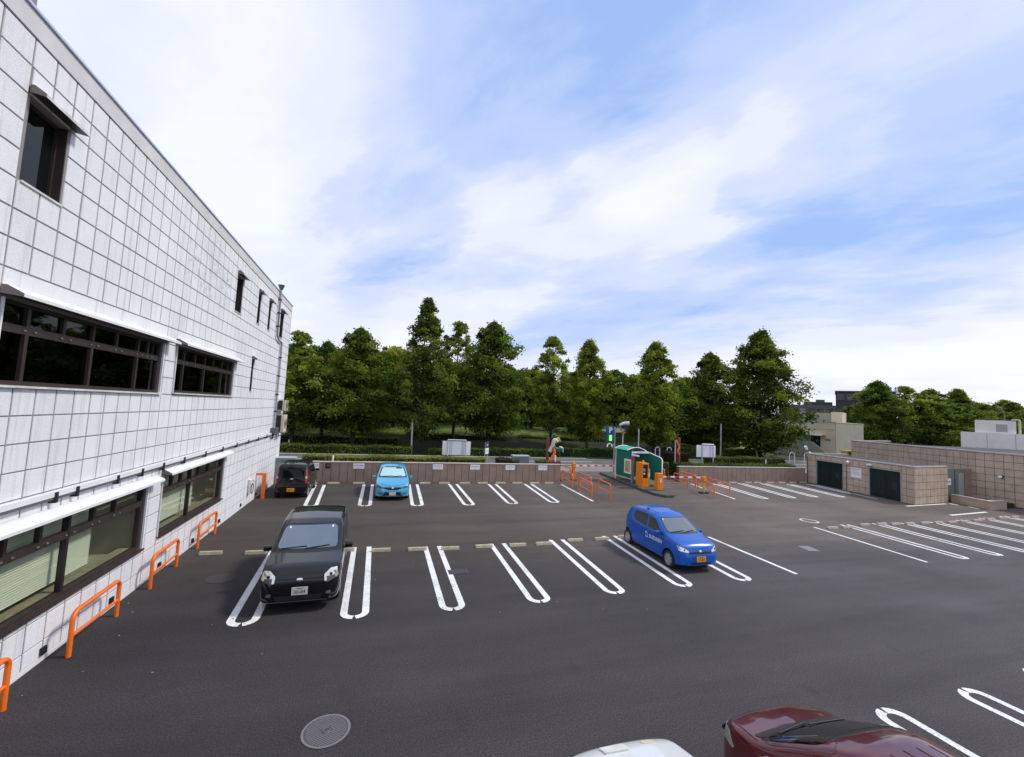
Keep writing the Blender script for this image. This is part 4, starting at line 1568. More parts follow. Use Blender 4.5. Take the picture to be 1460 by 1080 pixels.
MB().cyl((0, 0, 1.22), .07, .25, 8, r1=.02).build('beacon', 'sculpture_yellow', t)
MB().box(-.2, -.16, 0, .2, .16, .06).build('foot', 'black', t)
# green shelter
sh = thing('payment_shelter', 'green panelled shelter with white frame and curved roof on the island', 'shelter')
fx = [(16.95, 26.35), (16.95, 28.5), (18.35, 24.9), (18.35, 28.5)]
m = MB()
m.tube([(16.95, 26.35, .15), (16.95, 26.35, 2.35)], .04, 8)
m.build('post', 'white_metal', sh)
MB().tube([(16.95, 28.5, .15), (16.95, 28.5, 2.35)], .04, 8).build('post', 'white_metal', sh)
MB().tube([(18.35, 24.9, .15), (18.35, 24.9, 1.95), (18.35, 25.1, 2.08), (18.35, 26.5, 2.3), (18.35, 28.5, 2.35)], .04, 8).build('post', 'white_metal', sh)
MB().tube([(18.35, 28.5, .15), (18.35, 28.5, 2.35)], .04, 8).build('post', 'white_metal', sh)
MB().box(16.96, 26.4, .42, 16.99, 28.45, 2.33).build('side_panel', 'canopy_green', sh)
m = MB()
poly = [(24.95, .45), (28.45, .45), (28.45, 2.32), (26.5, 2.27), (25.15, 2.05), (24.95, 1.92)]
vs = [(18.33, y_, z_) for y_, z_ in poly] + [(18.36, y_, z_) for y_, z_ in poly]
n = len(poly)
m.add(vs, [tuple(range(n)), tuple(range(2 * n - 1, n - 1, -1))] + [(i, i + n, (i + 1) % n + n, (i + 1) % n) for i in range(n)])
m.build('back_panel', 'canopy_green', sh)
m = MB()
vs = []
K = 8
for i in range(K + 1):
    x = 16.88 + (18.42 - 16.88) * i / K
    z = 2.36 + .22 * sin(pi * i / K)
    vs += [(x, 26.9, z), (x, 28.6, z)]
fs = [(2 * i, 2 * i + 2, 2 * i + 3, 2 * i + 1) for i in range(K)]
m.add(vs, fs, 0, True)
m.add([(x, y_, z - .03) for x, y_, z in vs], [tuple(reversed(f)) for f in fs], 0, True)
m.build('roof', 'canopy_roof', sh)
for yy in (26.9, 28.6):
    MB().tube([(16.88 + 1.54 * i / K, yy, 2.36 + .22 * sin(pi * i / K)) for i in range(K + 1)], .035, 6).build('roof_rim', 'white_metal', sh)
MB().box(16.93, 26.36, .40, 16.97, 28.45, .44).build('bottom_rail', 'white_metal', sh)
MB().box(16.99, 25.7, 2.05, 17.09, 26.9, 2.14).build('light_tube', 'sign_white', sh)
MB().box(16.995, 26.33, 2.22, 18.3, 26.4, 2.34).build('front_beam', 'white_metal', sh)
t = thing('poster', 'yellow and white poster on the green shelter side', 'poster', (16.94, 26.45, 0))
MB().box(-.02, 0, .75, 0, .85, 1.75).build('board', 'sign_white', t)
MB().box(-.024, .1, .85, -.021, .75, 1.65).build('print_area', 'sculpture_yellow', t)
m = MB()
for z, y0, y1 in ((1.5, .15, .35), (1.3, .2, .32), (1.05, .3, .6), (.95, .15, .7)):
    m.box(-.028, y0, z, -.0245, y1, z + .09)
m.build('print', 'sign_pink', t)
m = MB()
for z in (1.55, 1.45, 1.35, 1.2):
    m.box(-.028, .42, z, -.0245, .7, z + .04)
m.build('print', 'sign_grey_ink', t)
t = thing('warning_board', 'dark narrow board between poster and ticket machine', 'board', (16.9, 26.05, .15))
MB().box(-.03, 0, 0, .03, .22, 1.9).build('board', 'grey_side', t)
MB().box(-.06, -.01, 1.65, .02, .2, 1.88).build('round_sign', 'red', t)
# P sign
t = thing('parking_sign_post', 'steel post with blue P sign over a lit green sign', 'sign post', (17.72, 30.1, 0))
MB().tube([(0, 0, 0), (0, 0, 3.9)], .065, 10).build('post', 'steel', t)
MB().cyl((0, 0, 0), .16, .35, 10, r1=.08).build('base', 'steel', t)
MB().box(-.75, -.08, 3.32, -.12, .08, 3.88).build('parking_panel', 'sign_blue', t, bevel=.02)
text_obj('P', .58, 'decal_white', t, (-.42, -.09, 3.60), (pi / 2, 0, 0), 'letter', .01)
MB().box(-.75, -.08, 2.72, -.12, .08, 3.30).build('vacancy_panel', 'sign_green', t, bevel=.02)
MB().box(-.52, -.09, 2.8, -.28, -.081, 3.24).build('lit_area', 'sign_green_lit', t)
MB().tube([(-.62, 0, 2.3), (-.6, 0, 2.5), (-.42, 0, 2.6), (-.24, 0, 2.5), (-.2, 0, 2.3)], .055, 8).build('siren_hood', 'sign_white', t)
MB().box(-.12, -.03, 3.7, .45, .03, 3.76).build('arm', 'steel_pale', t)
MB().box(-.2, -.02, 2.45, 0, .02, 2.5).build('arm', 'steel_pale', t)
# warning lamp pole behind the shelter
t = thing('warning_lamp_post', 'thin post with hooded lamp and small amber diamond behind the shelter', 'lamp post', (20.85, 34.0, 0))
MB().tube([(0, 0, 0), (0, 0, 3.9)], .05, 8).build('post', 'steel_pale', t)
m = MB().tube([(-.35, 0, 3.95), (.0, 0, 4.1), (.55, 0, 4.15)], .12, 8, r1=.2)
m.build('hood', 'cabinet_top', t)
MB().box(-.1, -.25, 3.7, .5, .1, 3.95).build('lamp_housing', 'black', t)
m = MB()
m.add([(-.22, -.08, 3.3), (0, -.08, 3.08), (.22, -.08, 3.3), (0, -.08, 3.52), (-.22, -.05, 3.3), (0, -.05, 3.08), (.22, -.05, 3.3), (0, -.05, 3.52)],
      [(0, 1, 2, 3), (7, 6, 5, 4), (0, 4, 5, 1), (1, 5, 6, 2), (2, 6, 7, 3), (3, 7, 4, 0)])
m.build('diamond_sign', 'warm_orange', t)
t = thing('street_pole', 'pale thin pole behind the green shelter roof', 'pole', (22.48, 34.0, 0))
MB().tube([(0, 0, 0), (0, 0, 3.7)], .05, 8).build('post', 'steel_pale', t)
t = thing('street_pole', 'pale pole standing in front of the tall tree left of the white board', 'pole', (3.05, 43.2, 0))
MB().tube([(0, 0, 0), (-.1, 0, 3.4)], .085, 8).build('post', 'steel_pale', t)
t = thing('street_pole', 'tall grey pole right of the second white board', 'pole', (33.5, 36.0, 0))
MB().tube([(0, 0, 0), (0, 0, 4.5)], .07, 8).build('post', 'steel', t)
# white boards on legs
def board(x0, x1, z0, z1, y, label, lx0, lx1):
    t = thing('notice_board', label, 'notice board', (0, y, 0), 0, 'white boards on two legs behind the wall')
    for lx in (lx0, lx1):
        MB().tube([(lx, -.06, 0), (lx, -.06, z1 + .1)], .04, 8).build('leg', 'steel_pale', t)
    MB().tube([(lx0, -.06, z1 + .1), (lx1, -.06, z1 + .1)], .045, 8).build('top_bar', 'steel_pale', t)
    w = x1 - x0
    for a, b_, mt in ((0, .25, 'sign_white'), (.25, .34, 'board_blue'), (.34, .68, 'sign_white'), (.68, .76, 'board_blue'), (.76, 1, 'sign_white')):
        MB().box(x0 + w * a + .008, -.01, z0, x0 + w * b_ - .008, .03, z1).build('board_panel', mt, t)
    MB().box(x0, .031, z0 - .02, x1, .06, z1 + .02).build('backing', 'steel', t)


board(4.2, 6.2, 1.48, 2.42, 30.0, 'white board on two steel legs behind the left brown wall', 4.55, 5.84)
board(25.45, 27.38, 1.68, 2.65, 30.0, 'white board on two steel legs behind the right brown wall', 25.95, 27.1)
t = thing('street_sign', 'narrow blue over white sign on two thin legs behind the wall', 'sign', (7.6, 31.0, 0), radians(50))
MB().tube([(-.22, 0, 0), (-.22, 0, 2.35)], .03, 6).build('leg', 'steel_pale', t)
MB().tube([(.22, 0, 0), (.22, 0, 2.35)], .03, 6).build('leg', 'steel_pale', t)
MB().box(-.26, -.06, 1.92, .26, -.03, 2.4).build('blue_panel', 'sign_navy', t)
MB().box(-.26, -.06, 1.5, .26, -.03, 1.915).build('white_panel', 'sign_white', t)
MB().box(-.14, -.064, 2.08, .12, -.0605, 2.22).build('print', 'sign_grey_ink', t)
MB().box(-.1, -.064, 1.66, .1, -.0605, 1.76).build('print', 'sign_grey_ink', t)
t = thing('utility_cabinet', 'grey green roadside cabinet seen over the brown wall', 'cabinet', (10.2, 30.8, 0))
MB().box(-.62, -.3, 0, .62, .3, 1.38).build('casing', 'cabinet_grey', t, bevel=.02)
MB().box(-.66, -.34, 1.381, .66, .34, 1.46).build('lid', 'cabinet_top', t)

# entrance sculptures
def curl(m, pts, r, mi=0):
    P = [Vector(p) for p in pts]
    out = []
    for i in range(len(P) - 1):
        p0, p1, p2, p3 = P[max(i - 1, 0)], P[i], P[i + 1], P[min(i + 2, len(P) - 1)]
        for k in range(6):
            u = k / 6
            out.append(0.5 * ((2 * p1) + (-p0 + p2) * u + (2 * p0 - 5 * p1 + 4 * p2 - p3) * u * u + (-p0 + 3 * p1 - 3 * p2 + p3) * u ** 3))
    out.append(P[-1])
    m.tube(out, r, 8, mi)
    return m


t = thing('entrance_sculpture', 'rust red post with curling cream, green and orange shapes behind the wall end', 'sculpture', (11.85, 29.5, 0))
MB().box(-.09, -.09, 0, .09, .09, 2.95).build('post', 'sculpture_rust', t)
curl(MB(), [(.1, -.1, 1.0), (.35, -.1, 1.5), (.5, -.1, 1.9), (.3, -.1, 2.3)], .12).build('orange_ribbon', 'orange_pale', t)
curl(MB(), [(.1, -.12, 1.9), (.3, -.14, 2.3), (.45, -.14, 2.75), (.7, -.1, 2.65)], .15).build('cream_ribbon', 'sculpture_cream', t)
curl(MB(), [(.3, -.05, 2.3), (.7, -.05, 2.1), (1.0, -.05, 2.15), (1.1, -.05, 2.0)], .13).build('green_ribbon', 'sculpture_green', t)
curl(MB(), [(.15, -.16, 2.0), (.3, -.2, 2.2), (.5, -.2, 2.35)], .10).build('blue_ribbon', 'sculpture_blue', t)
curl(MB(), [(.9, -.05, 2.25), (1.15, -.05, 2.2), (1.2, -.05, 1.9)], .06).build('pale_ribbon', 'steel_pale', t)
curl(MB(), [(.5, 0, 2.7), (.8, 0, 2.9), (.95, 0, 2.65)], .08).build('yellow_ribbon', 'sculpture_yellow', t)
curl(MB(), [(.3, 0, 2.9), (.45, 0, 3.15), (.6, 0, 3.05)], .07).build('yellow_ribbon', 'sculpture_green', t)
MB().box(-.15, -.25, 0, 1.0, .25, 1.28).build('base', 'sculpture_rust', t, bevel=.05)
MB().cyl((.55, -.2, 1.2), .07, .45, 8).build('white_peg', 'sign_white', t)
t = thing('entrance_sculpture', 'rust red post with one orange curl and a thin pale pole, right of the entrance', 'sculpture', (23.3, 29.5, 0))
MB().box(-.08, -.08, 0, .08, .08, 3.25).build('post', 'sculpture_rust', t)
curl(MB(), [(-.05, -.1, 1.9), (-.2, -.1, 2.2), (-.05, -.1, 2.5), (-.25, -.1, 2.85), (-.3, -.1, 3.05)], .06).build('orange_ribbon', 'orange_pale', t)
MB().tube([(-.35, 0, 0), (-.35, 0, 3.05)], .05, 8).build('pale_pole', 'cabinet_top', t)

# ================================================================== VEGETATION
def leaf_arrays(cent, nrm_bias, size, rng, tint):
    """Folded leaf quads at the given centres."""
    n = len(cent)
    a = rng.normal(size=(n, 3))
    a[:, 2] += nrm_bias
    a /= np.linalg.norm(a, axis=1)[:, None]
    b_ = rng.normal(size=(n, 3))
    u = np.cross(a, b_)
    u /= np.linalg.norm(u, axis=1)[:, None]
    v = np.cross(a, u)
    s = size * rng.uniform(.7, 1.35, n)[:, None]
    V = np.empty((n, 4, 3))
    V[:, 0] = cent - u * s * .5
    V[:, 1] = cent + v * s * .32 + a * s * .06
    V[:, 2] = cent + u * s * .5
    V[:, 3] = cent - v * s * .32 + a * s * .06
    return V.reshape(-1, 3), np.repeat(tint, 4)


def leaves_mesh(name, V, T, mat):
    me = bpy.data.meshes.new(name)
    nv = len(V)
    nf = nv // 4
    me.vertices.add(nv)
    me.vertices.foreach_set('co', V.astype(np.float32).ravel())
    me.loops.add(nv)
    me.loops.foreach_set('vertex_index', np.arange(nv, dtype=np.int32))
    me.polygons.add(nf)
    me.polygons.foreach_set('loop_start', np.arange(0, nv, 4, dtype=np.int32))
    me.polygons.foreach_set('loop_total', np.full(nf, 4, dtype=np.int32))
    at = me.attributes.new('tint', 'FLOAT', 'POINT')
    at.data.foreach_set('value', T.astype(np.float32))
    me.materials.append(MATS[mat])
    me.update()
    me.validate()
    return me


def crown_mesh(name, seed, H, R, z0, shape, nc, nl, mat, size=.22, cl=.55):
    rng = np.random.default_rng(seed)
    t = rng.uniform(0, 1, nc) ** 0.9
    if shape == 'cone':
        r = R * np.minimum(1, (t / .25) ** .5) * (1 - t ** 1.7) ** .75 * 1.02
    elif shape == 'spire':
        r = R * np.minimum(1, (t / .18) ** .5) * np.where(t < .55, 1 - t * .35, .8 * (1 - t) ** .75 * 1.65)
    elif shape == 'oval':
        r = R * np.sin(np.pi * np.clip(t * .93 + .07, 0, 1)) ** .55
    else:
        r = R * (1 - (2 * t - .8) ** 2 / 1.6).clip(.05) ** .7
    ang = rng.uniform(0, 2 * pi, nc)
    lob = 1 + .16 * np.sin(ang * 3 + seed + t * 4) + .16 * np.sin(ang * 5 + t * 11 + seed * 2) + .20 * rng.normal(size=nc)
    rad = r * (rng.uniform(0, 1, nc) ** .45) * lob
    C = np.stack([np.cos(ang) * rad, np.sin(ang) * rad, z0 + (H - z0) * t + rng.normal(size=nc) * .15], 1)
    cs = cl * rng.uniform(.6, 1.3, nc) * (1 - .45 * t)
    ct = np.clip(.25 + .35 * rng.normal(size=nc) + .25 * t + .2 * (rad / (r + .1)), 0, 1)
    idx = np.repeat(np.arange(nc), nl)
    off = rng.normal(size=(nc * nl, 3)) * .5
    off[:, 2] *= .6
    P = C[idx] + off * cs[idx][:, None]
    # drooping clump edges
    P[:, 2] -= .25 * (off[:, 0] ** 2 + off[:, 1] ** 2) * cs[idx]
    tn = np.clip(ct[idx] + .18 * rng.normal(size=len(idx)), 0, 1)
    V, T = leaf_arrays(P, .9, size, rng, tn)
    return leaves_mesh(name, V, T, mat), C


def trunk_mesh(H, z0, r, C, seed):
    rg = random.Random(seed)
    m = MB()
    path = [(0, 0, -.3)]
    x = y = 0
    k = 9
    for i in range(1, k + 1):
        x += rg.uniform(-.08, .08)
        y += rg.uniform(-.08, .08)
        path.append((x, y, H * .88 * i / k))
    m.tube(path, r, 9, r1=r * .18)
    for i in range(min(22, len(C))):
        c = C[rg.randrange(len(C))]
        zt = max(z0 * .8, c[2] - rg.uniform(.5, 1.6))
        zt = min(zt, H * .8)
        f = zt / (H * .88) * k
        j = min(int(f), k - 1)
        p = Vector(path[j]).lerp(Vector(path[j + 1]), f - j)
        e = Vector(c)
        mid = p.lerp(e, .5) + Vector((0, 0, .15))
        m.tube([p, mid, e], r * .3, 5, r1=.015)
    return m


TREES = {}


def tree_kind(key, seed, H, R, z0, shape, nc, nl, mat, size=.22, cl=.6, tr=.2):
    me, C = crown_mesh('crown', seed, H, R, z0, shape, nc, nl, mat, size, cl)
    m = trunk_mesh(H, z0, tr, C, seed)
    tm = bpy.data.meshes.new('trunk')
    tm.from_pydata(m.v, [], m.f)
    tm.materials.append(MATS['bark'])
    tm.polygons.foreach_set('use_smooth', [True] * len(m.f))
    TREES[key] = (me, tm, H)


tree_kind('cone_dark', 11, 12, 3.7, 1.9, 'cone', 300, 105, 'leaf_dark', .24, .85)
tree_kind('cone_mid', 12, 13, 3.4, 1.8, 'cone', 270, 100, 'leaf_mid', .24, .80)
tree_kind('spire', 13, 16, 3.3, 1.8, 'spire', 300, 85, 'leaf_olive', .25, .78)
tree_kind('loose', 14, 14, 2.5, 2.6, 'oval', 150, 90, 'leaf_mid', .25, .72)
tree_kind('round_light', 15, 9, 3.6, 2.2, 'round', 190, 95, 'leaf_yellow', .24, .85)
tree_kind('dense', 16, 14, 4.6, 1.2, 'cone', 420, 110, 'leaf_dark', .26, .95)
tree_kind('broad', 17, 10, 4.4, 2.0, 'round', 260, 95, 'leaf_dark', .27, 1.0)


def plant_tree(kind, x, y, H, label, wid=1.0, rz=None, group='trees along the park road', name='broadleaf_tree', zb=None):
    cm, tm, H0 = TREES[kind]
    s = H / H0
    t = thing(name, label, 'tree', (x, y, hgt(x, y) if zb is None else zb), rnd.uniform(0, 6) if rz is None else rz, group)
    t.scale = (s * wid, s * wid, s)
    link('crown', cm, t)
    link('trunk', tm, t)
    return t


front = [('loose', -8.2, 46, 11.4, 'pale loose tree right beside the corner of the white building', 1.25),
         ('cone_dark', -6.0, 49.5, 10.8, 'green tree second from the white building, behind the first', 1.0),
         ('cone_dark', -2.6, 46, 12.2, 'dark conical tree behind the small black car, left part of the row', 1.05),
         ('spire', 3.9, 45.2, 15.9, 'tallest slender olive green tree, behind the light blue car', 1.0),
         ('loose', 8.35, 51, 14.6, 'thin pale topped tree between the tallest tree and the dark cone beside it', .95),
         ('cone_dark', 11.4, 46, 14.3, 'broad dark tree behind the left white board', 1.02),
         ('loose', 19.9, 49, 13.9, 'narrow tree with a bare neck under its top, left of the parking sign', 1.0),
         ('cone_mid', 24.4, 48, 13.8, 'yellow green tree directly above the parking sign post', .9),
         ('cone_mid', 31.9, 45, 13.9, 'bright green conical tree above the green shelter', 1.1),
         ('cone_dark', 40.9, 46, 13.4, 'dark green tree behind the right white board', 1.0),
         ('dense', 47.8, 44.5, 16.6, 'big dense dark conical tree at the right end of the row', 1.02)]
for k, x, y, H, lab, w in front:
    plant_tree(k, x, y, H - hgt(x, y) * .5, lab, w)
back = [('round_light', -11, 55, 9.5, 'yellowish tree in the park beside the building corner'), ('broad', -1.5, 57, 11.2, 'dark round tree in the park behind the dark conical one'),
        ('round_light', 1.5, 58, 12.2, 'light green round tree left of the tallest tree'), ('broad', 7, 62, 10.5, 'dark round tree deep in the park behind the tallest tree'),
        ('round_light', 12.5, 60, 9.5, 'yellow green tree in the park behind the broad dark tree'), ('broad', 17, 60, 10.4, 'dark tree filling the low gap right of the broad dark tree'),
        ('round_light', 21, 59, 10.2, 'yellow green low tree in the gap left of the narrow tree'), ('round_light', 26.5, 58, 10.3, 'yellow green tree in the park behind the parking sign'),
        ('cone_mid', 29, 60, 11.6, 'mid green tree right of the parking sign, deep in the park'), ('broad', 33.5, 57, 11.0, 'dark round tree left of the bright green conical tree'),
        ('round_light', 38, 56, 10.8, 'light tree between the bright green conical and the dark one'), ('broad', 45, 56, 12.0, 'dark tree behind the gap at the right white board'),
        ('broad', 36, 66, 10.5, 'dark round tree far back in the park, behind the light one'), ('broad', 52, 60, 11.5, 'dark tree behind the big dense conical tree'),
        ('broad', -14, 64, 12, 'dark tree far back behind the building corner'), ('broad', 24, 70, 11, 'dark round tree at the back of the park, centre'),
        ('broad', 12, 72, 12, 'dark round tree at the back of the park, left of centre'), ('broad', 0, 72, 12.5, 'dark round tree at the back of the park, left')]
for i, (k, x, y, H, lab) in enumerate(back):
    plant_tree(k, x, y, H * .84, lab, rnd.uniform(1.0, 1.3), group='trees inside the park')
# trees behind the tall wall
right = [('cone_dark', 97, 62, 14.3, 'dark pointed tree left in the clump behind the tall tiled wall', 1.3), ('loose', 105, 62, 13.9, 'narrow topped tree second in the clump behind the wall', 1.5),
         ('cone_dark', 111, 61, 13.4, 'broad dark tree in the middle of the clump behind the wall', 1.6), ('cone_mid', 126, 64, 14.6, 'lighter green pointed tree right in the clump behind the wall', 1.3),
         ('broad', 141, 68, 12.2, 'dark round tree above the white rooftop', 1.4), ('cone_dark', 158, 69, 13.2, 'pointed tree right of the one above the white rooftop', 1.5),
         ('broad', 104, 70, 9.8, 'dark round tree behind the pointed one beyond the tall wall', 1.4), ('cone_mid', 170, 76, 14.6, 'tree at the far right edge beyond the white rooftop', 1.6),
         ('broad', 160, 66, 10.5, 'low dark tree at the right edge of the view', 1.6), ('cone_mid', 134, 66, 12.6, 'small pale pointed tree left of the white rooftop', 1.0),
         ('broad', 117, 60, 10.8, 'low dark tree filling the clump behind the wall', 1.4), ('broad', 131, 62, 10.0, 'low dark tree just left of the white rooftop', 1.5)]
for k, x, y, H, lab, w in right:
    plant_tree(k, x, y, H, lab, w, group='trees behind the tall tiled wall', zb=0)
# far wood closing the horizon
rng = np.random.default_rng(5)
n = 52000
th = rng.uniform(-.55, 1.42, n)
th = th[(th < .80) | (th > 1.03)]
n = len(th)
rr_ = rng.uniform(210, 330, n)
cx_ = np.sin(th) * rr_
cy_ = np.cos(th) * rr_
prof = 10.5 + 2.8 * np.sin(th * 23) + 1.7 * np.sin(th * 61 + 1) + 1.2 * np.sin(th * 143)
P = np.stack([cx_, cy_, prof * rng.uniform(0.02, 1, n) ** .45], 1)
V, T = leaf_arrays(P, .6, 2.0, rng, np.clip(rng.normal(.35, .25, n), 0, 1))
link('far_wood', leaves_mesh('far_wood', V, T, 'leaf_dark'), kind='stuff')


def hedge(x0, x1, y0, y1, z0, z1, mat, label, dens=150, size=.10, name='hedge', group=None, seed=1, core='hedge_core'):
    t = thing(name, label, 'hedge', ((x0 + x1) / 2, (y0 + y1) / 2, 0), 0, group)
    cx, cy = (x0 + x1) / 2, (y0 + y1) / 2
    MB().box(x0 - cx + .06, y0 - cy + .06, z0, x1 - cx - .06, y1 - cy - .06, z1 - .06).build('dark_core', core, t)  # solid near-black box that fills the hedge behind its leaves
    rng = np.random.default_rng(seed)
    L, D, Hh = x1 - x0, y1 - y0, z1 - z0
    P = []
    for area, f in ((L * D, 't'), (L * Hh, 'f'), (L * Hh * .5, 'b'), (D * Hh, 'l'), (D * Hh, 'r')):
        k = int(area * dens)
        a, c = rng.uniform(0, 1, k), rng.uniform(0, 1, k)
        j = np.abs(rng.normal(size=k)) * .03
        if f == 't': P.append(np.stack([a * L, c * D, Hh - .03 + j + .05 * np.sin(a * L * 1.7) + .03 * np.sin(a * L * 5.1)], 1))
        elif f == 'f': P.append(np.stack([a * L, .03 - j, c * Hh], 1))
        elif f == 'b': P.append(np.stack([a * L, D - .03 + j, c * Hh], 1))
        elif f == 'l': P.append(np.stack([.03 - j, a * D, c * Hh], 1))
        else: P.append(np.stack([L - .03 + j, a * D, c * Hh], 1))
    P = np.concatenate(P) + np.array([x0 - cx, y0 - cy, z0])
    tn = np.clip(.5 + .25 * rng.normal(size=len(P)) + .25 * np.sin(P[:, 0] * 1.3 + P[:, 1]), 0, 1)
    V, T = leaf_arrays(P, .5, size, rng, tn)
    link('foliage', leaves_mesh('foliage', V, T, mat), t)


g = 'clipped hedges along the park side of the road'
hedge(-12, 3.0, 41.75, 43.6, 0, .80, 'leaf_mid', 'long clipped hedge across the road, left of the street pole', 120, .14, group=g, seed=2)
hedge(4.6, 6.2, 41.75, 43.2, 0, .62, 'leaf_olive', 'low olive shrub block under the tallest tree', 120, .14, group=g, seed=3)
hedge(6.5, 18.2, 41.75, 43.4, 0, .82, 'leaf_dark', 'clipped hedge across the road behind the left white board', 120, .14, group=g, seed=4)
hedge(18.6, 30.5, 43.6, 45.0, 0, .90, 'leaf_dark', 'clipped hedge across the road behind the parking sign', 120, .14, group=g, seed=5)
hedge(33.6, 47, 44.3, 45.5, 0, 1.2, 'leaf_dark', 'clipped hedge across the road behind the right white board', 120, .15, group=g, seed=6)
g = 'second row of hedges in the park'
hedge(-10, 2, 49.0, 50.2, 0, 1.1, 'leaf_dark', 'dark hedge band in the park, at the left behind the front hedge', 60, .18, group=g, seed=7)
hedge(3.5, 15, 51.0, 52.6, .3, 1.55, 'leaf_dark', 'dark hedge band in the park below the bright grass', 60, .18, group=g, seed=8)
hedge(17, 30, 52, 53.5, .4, 1.6, 'leaf_dark', 'dark hedge band in the park behind the parking sign', 60, .18, group=g, seed=9)
hedge(-12, 14, 75, 78, 1.4, 4.2, 'leaf_dark', 'tall dark shrubbery at the back of the park, left', 40, .35, group=g, seed=30)
hedge(14.5, 40, 73, 76, 1.4, 4.2, 'leaf_dark', 'tall dark shrubbery at the back of the park, centre', 40, .35, group=g, seed=31)
hedge(40.5, 62, 62, 65, 0.2, 4.0, 'leaf_dark', 'tall dark shrubbery at the back of the park, right', 40, .35, group=g, seed=32)
g = 'planting strip behind the low brown walls'
hedge(-4.4, 7.0, 28.5, 29.7, 0, 1.40, 'leaf_yellow', 'bright yellow green hedge strip just behind the left brown wall', 260, .075, group=g, seed=10)
hedge(7.9, 8.9, 28.6, 29.6, 0, 1.38, 'leaf_red', 'small red leaved shrub behind the wall by the blue street sign', 260, .08, name='shrub', group=g, seed=11)
hedge(9.0, 9.5, 28.6, 29.6, 0, 1.28, 'leaf_olive', 'olive shrub left of the roadside cabinet', 260, .08, name='shrub', group=g, seed=12)
hedge(10.9, 11.6, 28.6, 29.6, 0, 1.28, 'leaf_olive', 'olive shrub right of the roadside cabinet', 260, .08, name='shrub', group=g, seed=13)
hedge(19.6, 23.0, 30.3, 32.3, 0, 1.15, 'leaf_mid', 'green clipped hedge behind the green shelter', 260, .08, group=g, seed=14)
hedge(23.7, 25.6, 31, 32.4, 0, 1.9, 'leaf_red', 'brownish shrub block left of the right white board', 160, .10, group=g, seed=15)
hedge(22.6, 34.6, 28.5, 29.6, 0, 1.25, 'leaf_dark', 'dark low shrubs just behind the right brown wall', 200, .09, group=g, seed=16)
hedge(28.5, 37, 31.6, 32.8, 0, 1.5, 'leaf_olive', 'olive brown shrubs behind the right board', 160, .10, group=g, seed=17)
# small white bollard lights
for x, y, z, lab in ((-2.65, 28.3, 1.5, 'small white marker post in the hedge above the black box'), (33.5, 30.6, 1.5, 'small white marker post behind the right brown wall'),
                     (48.5, 35.5, 1.5, 'white marker post beyond the right wall end'), (-8.2, 45.0, 1.0, 'small white marker post at the hedge by the building corner')):
    o = MB().cyl((0, 0, 0), .05, z, 8).build('marker_post', 'sign_white')
    o.location = (x, y, 0)
    o['label'] = lab
    o['category'] = 'marker post'
    o['group'] = 'small white marker posts'
# white hoop barriers far right and behind the shelter
def hoop(x, y, w, h, z0, label, rz=0.0, r=.06):
    t = thing('hoop_barrier', label, 'hoop barrier', (x, y, 0), rz, 'white hoop barriers beyond the road')
    path = [(-w / 2, 0, 0)] + [(cos(a) * w / 2, 0, z0 + h - w / 2 + sin(a) * w / 2) for a in [pi - pi * i / 8 for i in range(9)]] + [(w / 2, 0, 0)]
    MB().tube(path, r, 8).build('hoop', 'sign_white', t)


for i, x in enumerate((31.0, 32.6)):
    hoop(x, 43.0, .6, 1.2, .2, '%s white hoop in the dark behind the green shelter' % ('left' if i == 0 else 'right'), 0, .035)
for i, x in enumerate((49.0, 51.4)):
    hoop(x, 41.0, .8, 1.2, .15, '%s thick white hoop barrier beyond the road, by the cream building' % ('left' if i == 0 else 'right'), 0, .055)

# ================================================================== FAR BUILDINGS
def wbox(parent, name, mat, x0, x1, y0, y1, z0, z1, **k):
    return MB().box(x0, y0, z0, x1, y1, z1).build(name, mat, parent, **k)


# cream building with a ramp and awning
cb = thing('cream_building', 'cream flat roofed building with awning and a ramp, far right of the trees', 'building', (65.97, 48.0, 0), radians(-68))
wbox(cb, 'wall', 'cream', -9, 0, 0, 16, -.1, 5.4)
wbox(cb, 'shaded_side_wall', 'ramp_grey', .001, .05, .05, 16, -.1, 5.38)  # cream wall again: shade on this side is put into its grey colour
wbox(cb, 'roof_slab', 'brown_cap', -9.1, .1, -.1, 16.1, 5.401, 5.52)
wbox(cb, 'awning', 'sign_white', -5.2, -1.6, -.8, -.001, 3.3, 3.5)
wbox(cb, 'awning_edge', 'warm_orange', -1.599, -1.2, -.7, -.001, 3.2, 3.42)
wbox(cb, 'entrance', 'room_dark', -3.2, -1.9, -.03, -.001, .1, 3.2)
wbox(cb, 'shop_window', 'far_glass', -5.0, -3.3, -.03, -.001, 1.0, 3.2)
wbox(cb, 'vent', 'grey_side', -1.3, -.6, -.04, -.001, 2.6, 2.85)
wbox(cb, 'rail', 'brown_cap', -3.5, -.3, -.06, -.001, 4.3, 4.42)
m = MB()
vs = [(-9, -1.6, -.1), (-.6, -1.6, -.1), (-.6, -1.6, .7), (-2.6, -1.6, 2.3), (-9, -1.6, 2.3)]
vs += [(x, y_ + .5, z) for x, y_, z in vs]
m.add(vs, [(0, 1, 2, 3, 4), (9, 8, 7, 6, 5), (1, 6, 7, 2), (2, 7, 8, 3), (3, 8, 9, 4)])
m.build('ramp', 'ramp_grey', cb)
wb = thing('rooftop_block', 'small pale block rising behind the right end of the cream building', 'building', (78.0, 55.5, 0), radians(-60))
wbox(wb, 'wall', 'cream', -1.6, 0, 0, 6, 0, 7.4)
wbox(wb, 'lower_wall', 'ramp_grey', -6.5, -1.602, 0.3, 6, 0, 7.2)
